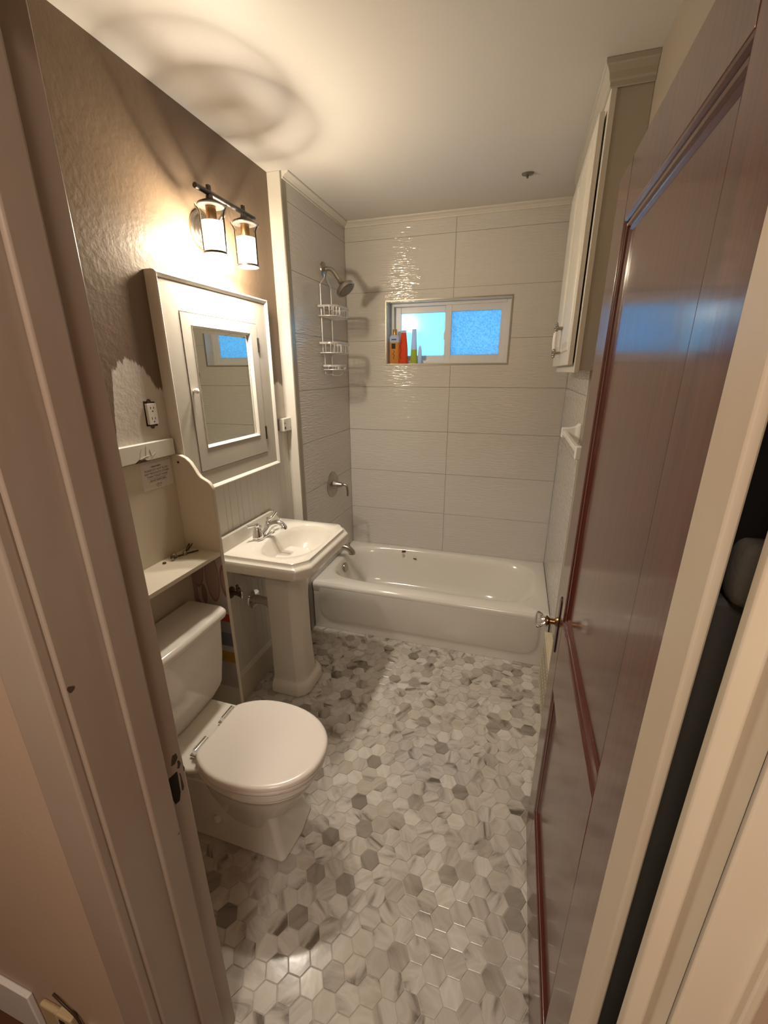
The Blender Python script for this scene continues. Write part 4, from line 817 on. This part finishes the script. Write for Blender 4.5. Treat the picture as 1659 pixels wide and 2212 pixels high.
for i, (a, b) in enumerate(((-1.168, mid-0.0015), (mid+0.0015, cb2-0.028))):
    d_ = box('door', 1.405, 1.424, a, b, 1.735, 2.545, 'crown', wc, bevel=0.003)
    bm = bmesh.new(); m_ = 0.055
    loft(bm, [[(x, a+m_+i_, 1.735+m_+i_), (x, b-m_-i_, 1.735+m_+i_), (x, b-m_-i_, 2.545-m_-i_), (x, a+m_+i_, 2.545-m_-i_)] for x, i_ in ((1.4051, 0), (1.4005, 0.004), (1.4040, 0.010), (1.4045, 0.018), (1.3985, 0.038), (1.3985, 0.042))], False, True)
    fin('raised_panel', bm, 'crown', d_)
    hy = (mid-0.035) if i == 0 else (mid+0.035)
    pl_ = tube('pull', [(1.374, hy, 1.812), (1.372, hy, 1.85), (1.374, hy, 1.888)], 0.0065, 'porcelain', d_, n=12)
    for zz in (1.795, 1.905):
        bm = bmesh.new(); tube_bm(bm, [(1.405, hy, zz), (1.376, hy, zz)], 0.0048, 10, False)
        for q in range(5):
            zc = zz+(q-2)*0.0090; rr2 = 0.0085 if q in (1, 3) else 0.0062
            tube_bm(bm, [(1.374, hy, zc-rr2), (1.374, hy, zc), (1.374, hy, zc+rr2)], lambda q_, rr2=rr2: rr2*(0.3+0.7*math.sin(math.pi*min(max(q_, 0.02), 0.98))), 8)
        tube_bm(bm, [(1.374, hy-0.015, zz), (1.374, hy+0.015, zz)], 0.0050, 8, False)
        fin('pull_post', bm, 'nickel', d_, smooth=True, angle=60)

# ================================================================== TOWEL BAR, VENT, CEILING HOOK
tb = thing('towel_bar', 'white ceramic towel bar on the right tub wall beside the door', 'towel bar')
for yy in (-0.905, -0.27) if False else (-0.905,):
    bm = bmesh.new()
    def br(hh, hw, x): return [(x, yy-hw, 1.435-hh), (x, yy+hw, 1.435-hh), (x, yy+hw, 1.435+hh), (x, yy-hw, 1.435+hh)]
    loft(bm, [br(0.045, 0.030, 1.5235), br(0.044, 0.029, 1.514), br(0.030, 0.018, 1.500), br(0.024, 0.014, 1.470), br(0.024, 0.014, 1.441)]); fin('bracket', bm, 'porcelain', tb, bevel=0.004, seg=3)
box('bar', 1.449, 1.466, -1.45, -0.9195, 1.424, 1.443, 'porcelain', tb, bevel=0.002)
bm = bmesh.new(); yy = -1.455; loft(bm, [br(0.045, 0.030, 1.5575), br(0.044, 0.029, 1.545), br(0.024, 0.014, 1.500), br(0.024, 0.014, 1.441)]); fin('bracket', bm, 'porcelain', tb, bevel=0.004, seg=3)
vt = thing('wall_heater', 'cream metal heater grille with slotted holes at the floor beside the door', 'vent')
vx, va, vb, vz0, vz1 = 1.492, -1.62, -0.885, 0.0, 0.325
box('housing', vx+0.006, XR-0.001, va, vb, vz0+0.001, vz1, 'vent', vt, bevel=0.004)
box('recess', vx+0.0014, vx+0.0058, va+0.02, vb-0.015, 0.02, vz1-0.02, 'hole', vt)
fr2 = bmesh.new()
for (a, b, c, d) in ((va, va+0.022, 0.001, vz1), (vb-0.018, vb, 0.001, vz1), (va+0.022, vb-0.018, 0.001, 0.022), (va+0.022, vb-0.018, vz1-0.022, vz1)): bbox(fr2, vx, vx+0.0059, a, b, c, d)
fin('rim', fr2, 'vent', vt)
yv = va+0.034
while yv < vb-0.024: box('slat', vx+0.0002, vx+0.0013, yv, yv+0.012, 0.021, vz1-0.021, 'vent', vt); yv += 0.026
zv = 0.045
while zv < vz1-0.03: box('cross_slat', vx+0.0003, vx+0.0012, va+0.021, vb-0.017, zv, zv+0.008, 'vent', vt); zv += 0.075
ck = thing('ceiling_hook', 'small oval steel hook plate on the ceiling above the bathtub', 'hook')
bm = bmesh.new(); rings = []
for sx, sy, z in ((0.029, 0.016, H-0.0002), (0.029, 0.016, H-0.006), (0.024, 0.012, H-0.011)): rings.append([(1.174+sx*math.cos(a), -0.425+sy*math.sin(a), z) for a in [2*math.pi*i/28 for i in range(28)]])
loft(bm, rings); fin('plate', bm, 'ceilmetal', ck, smooth=True)
tube('hook', [(1.174, -0.425, H-0.010), (1.176, -0.432, H-0.022), (1.173, -0.440, H-0.026), (1.170, -0.446, H-0.020)], 0.0035, 'ceilmetal', ck, n=8)
# hall ceiling lamp behind the camera
hl = thing('hall_lamp', 'round glass ceiling lamp in the hall behind the photographer', 'lamp')
lathe('lamp_base', [(0.16, H-0.0002), (0.16, H-0.03), (0.14, H-0.035)], 'nickel', (1.05, -3.75, 0), 'z', hl)
bpy.context.view_layer.update()
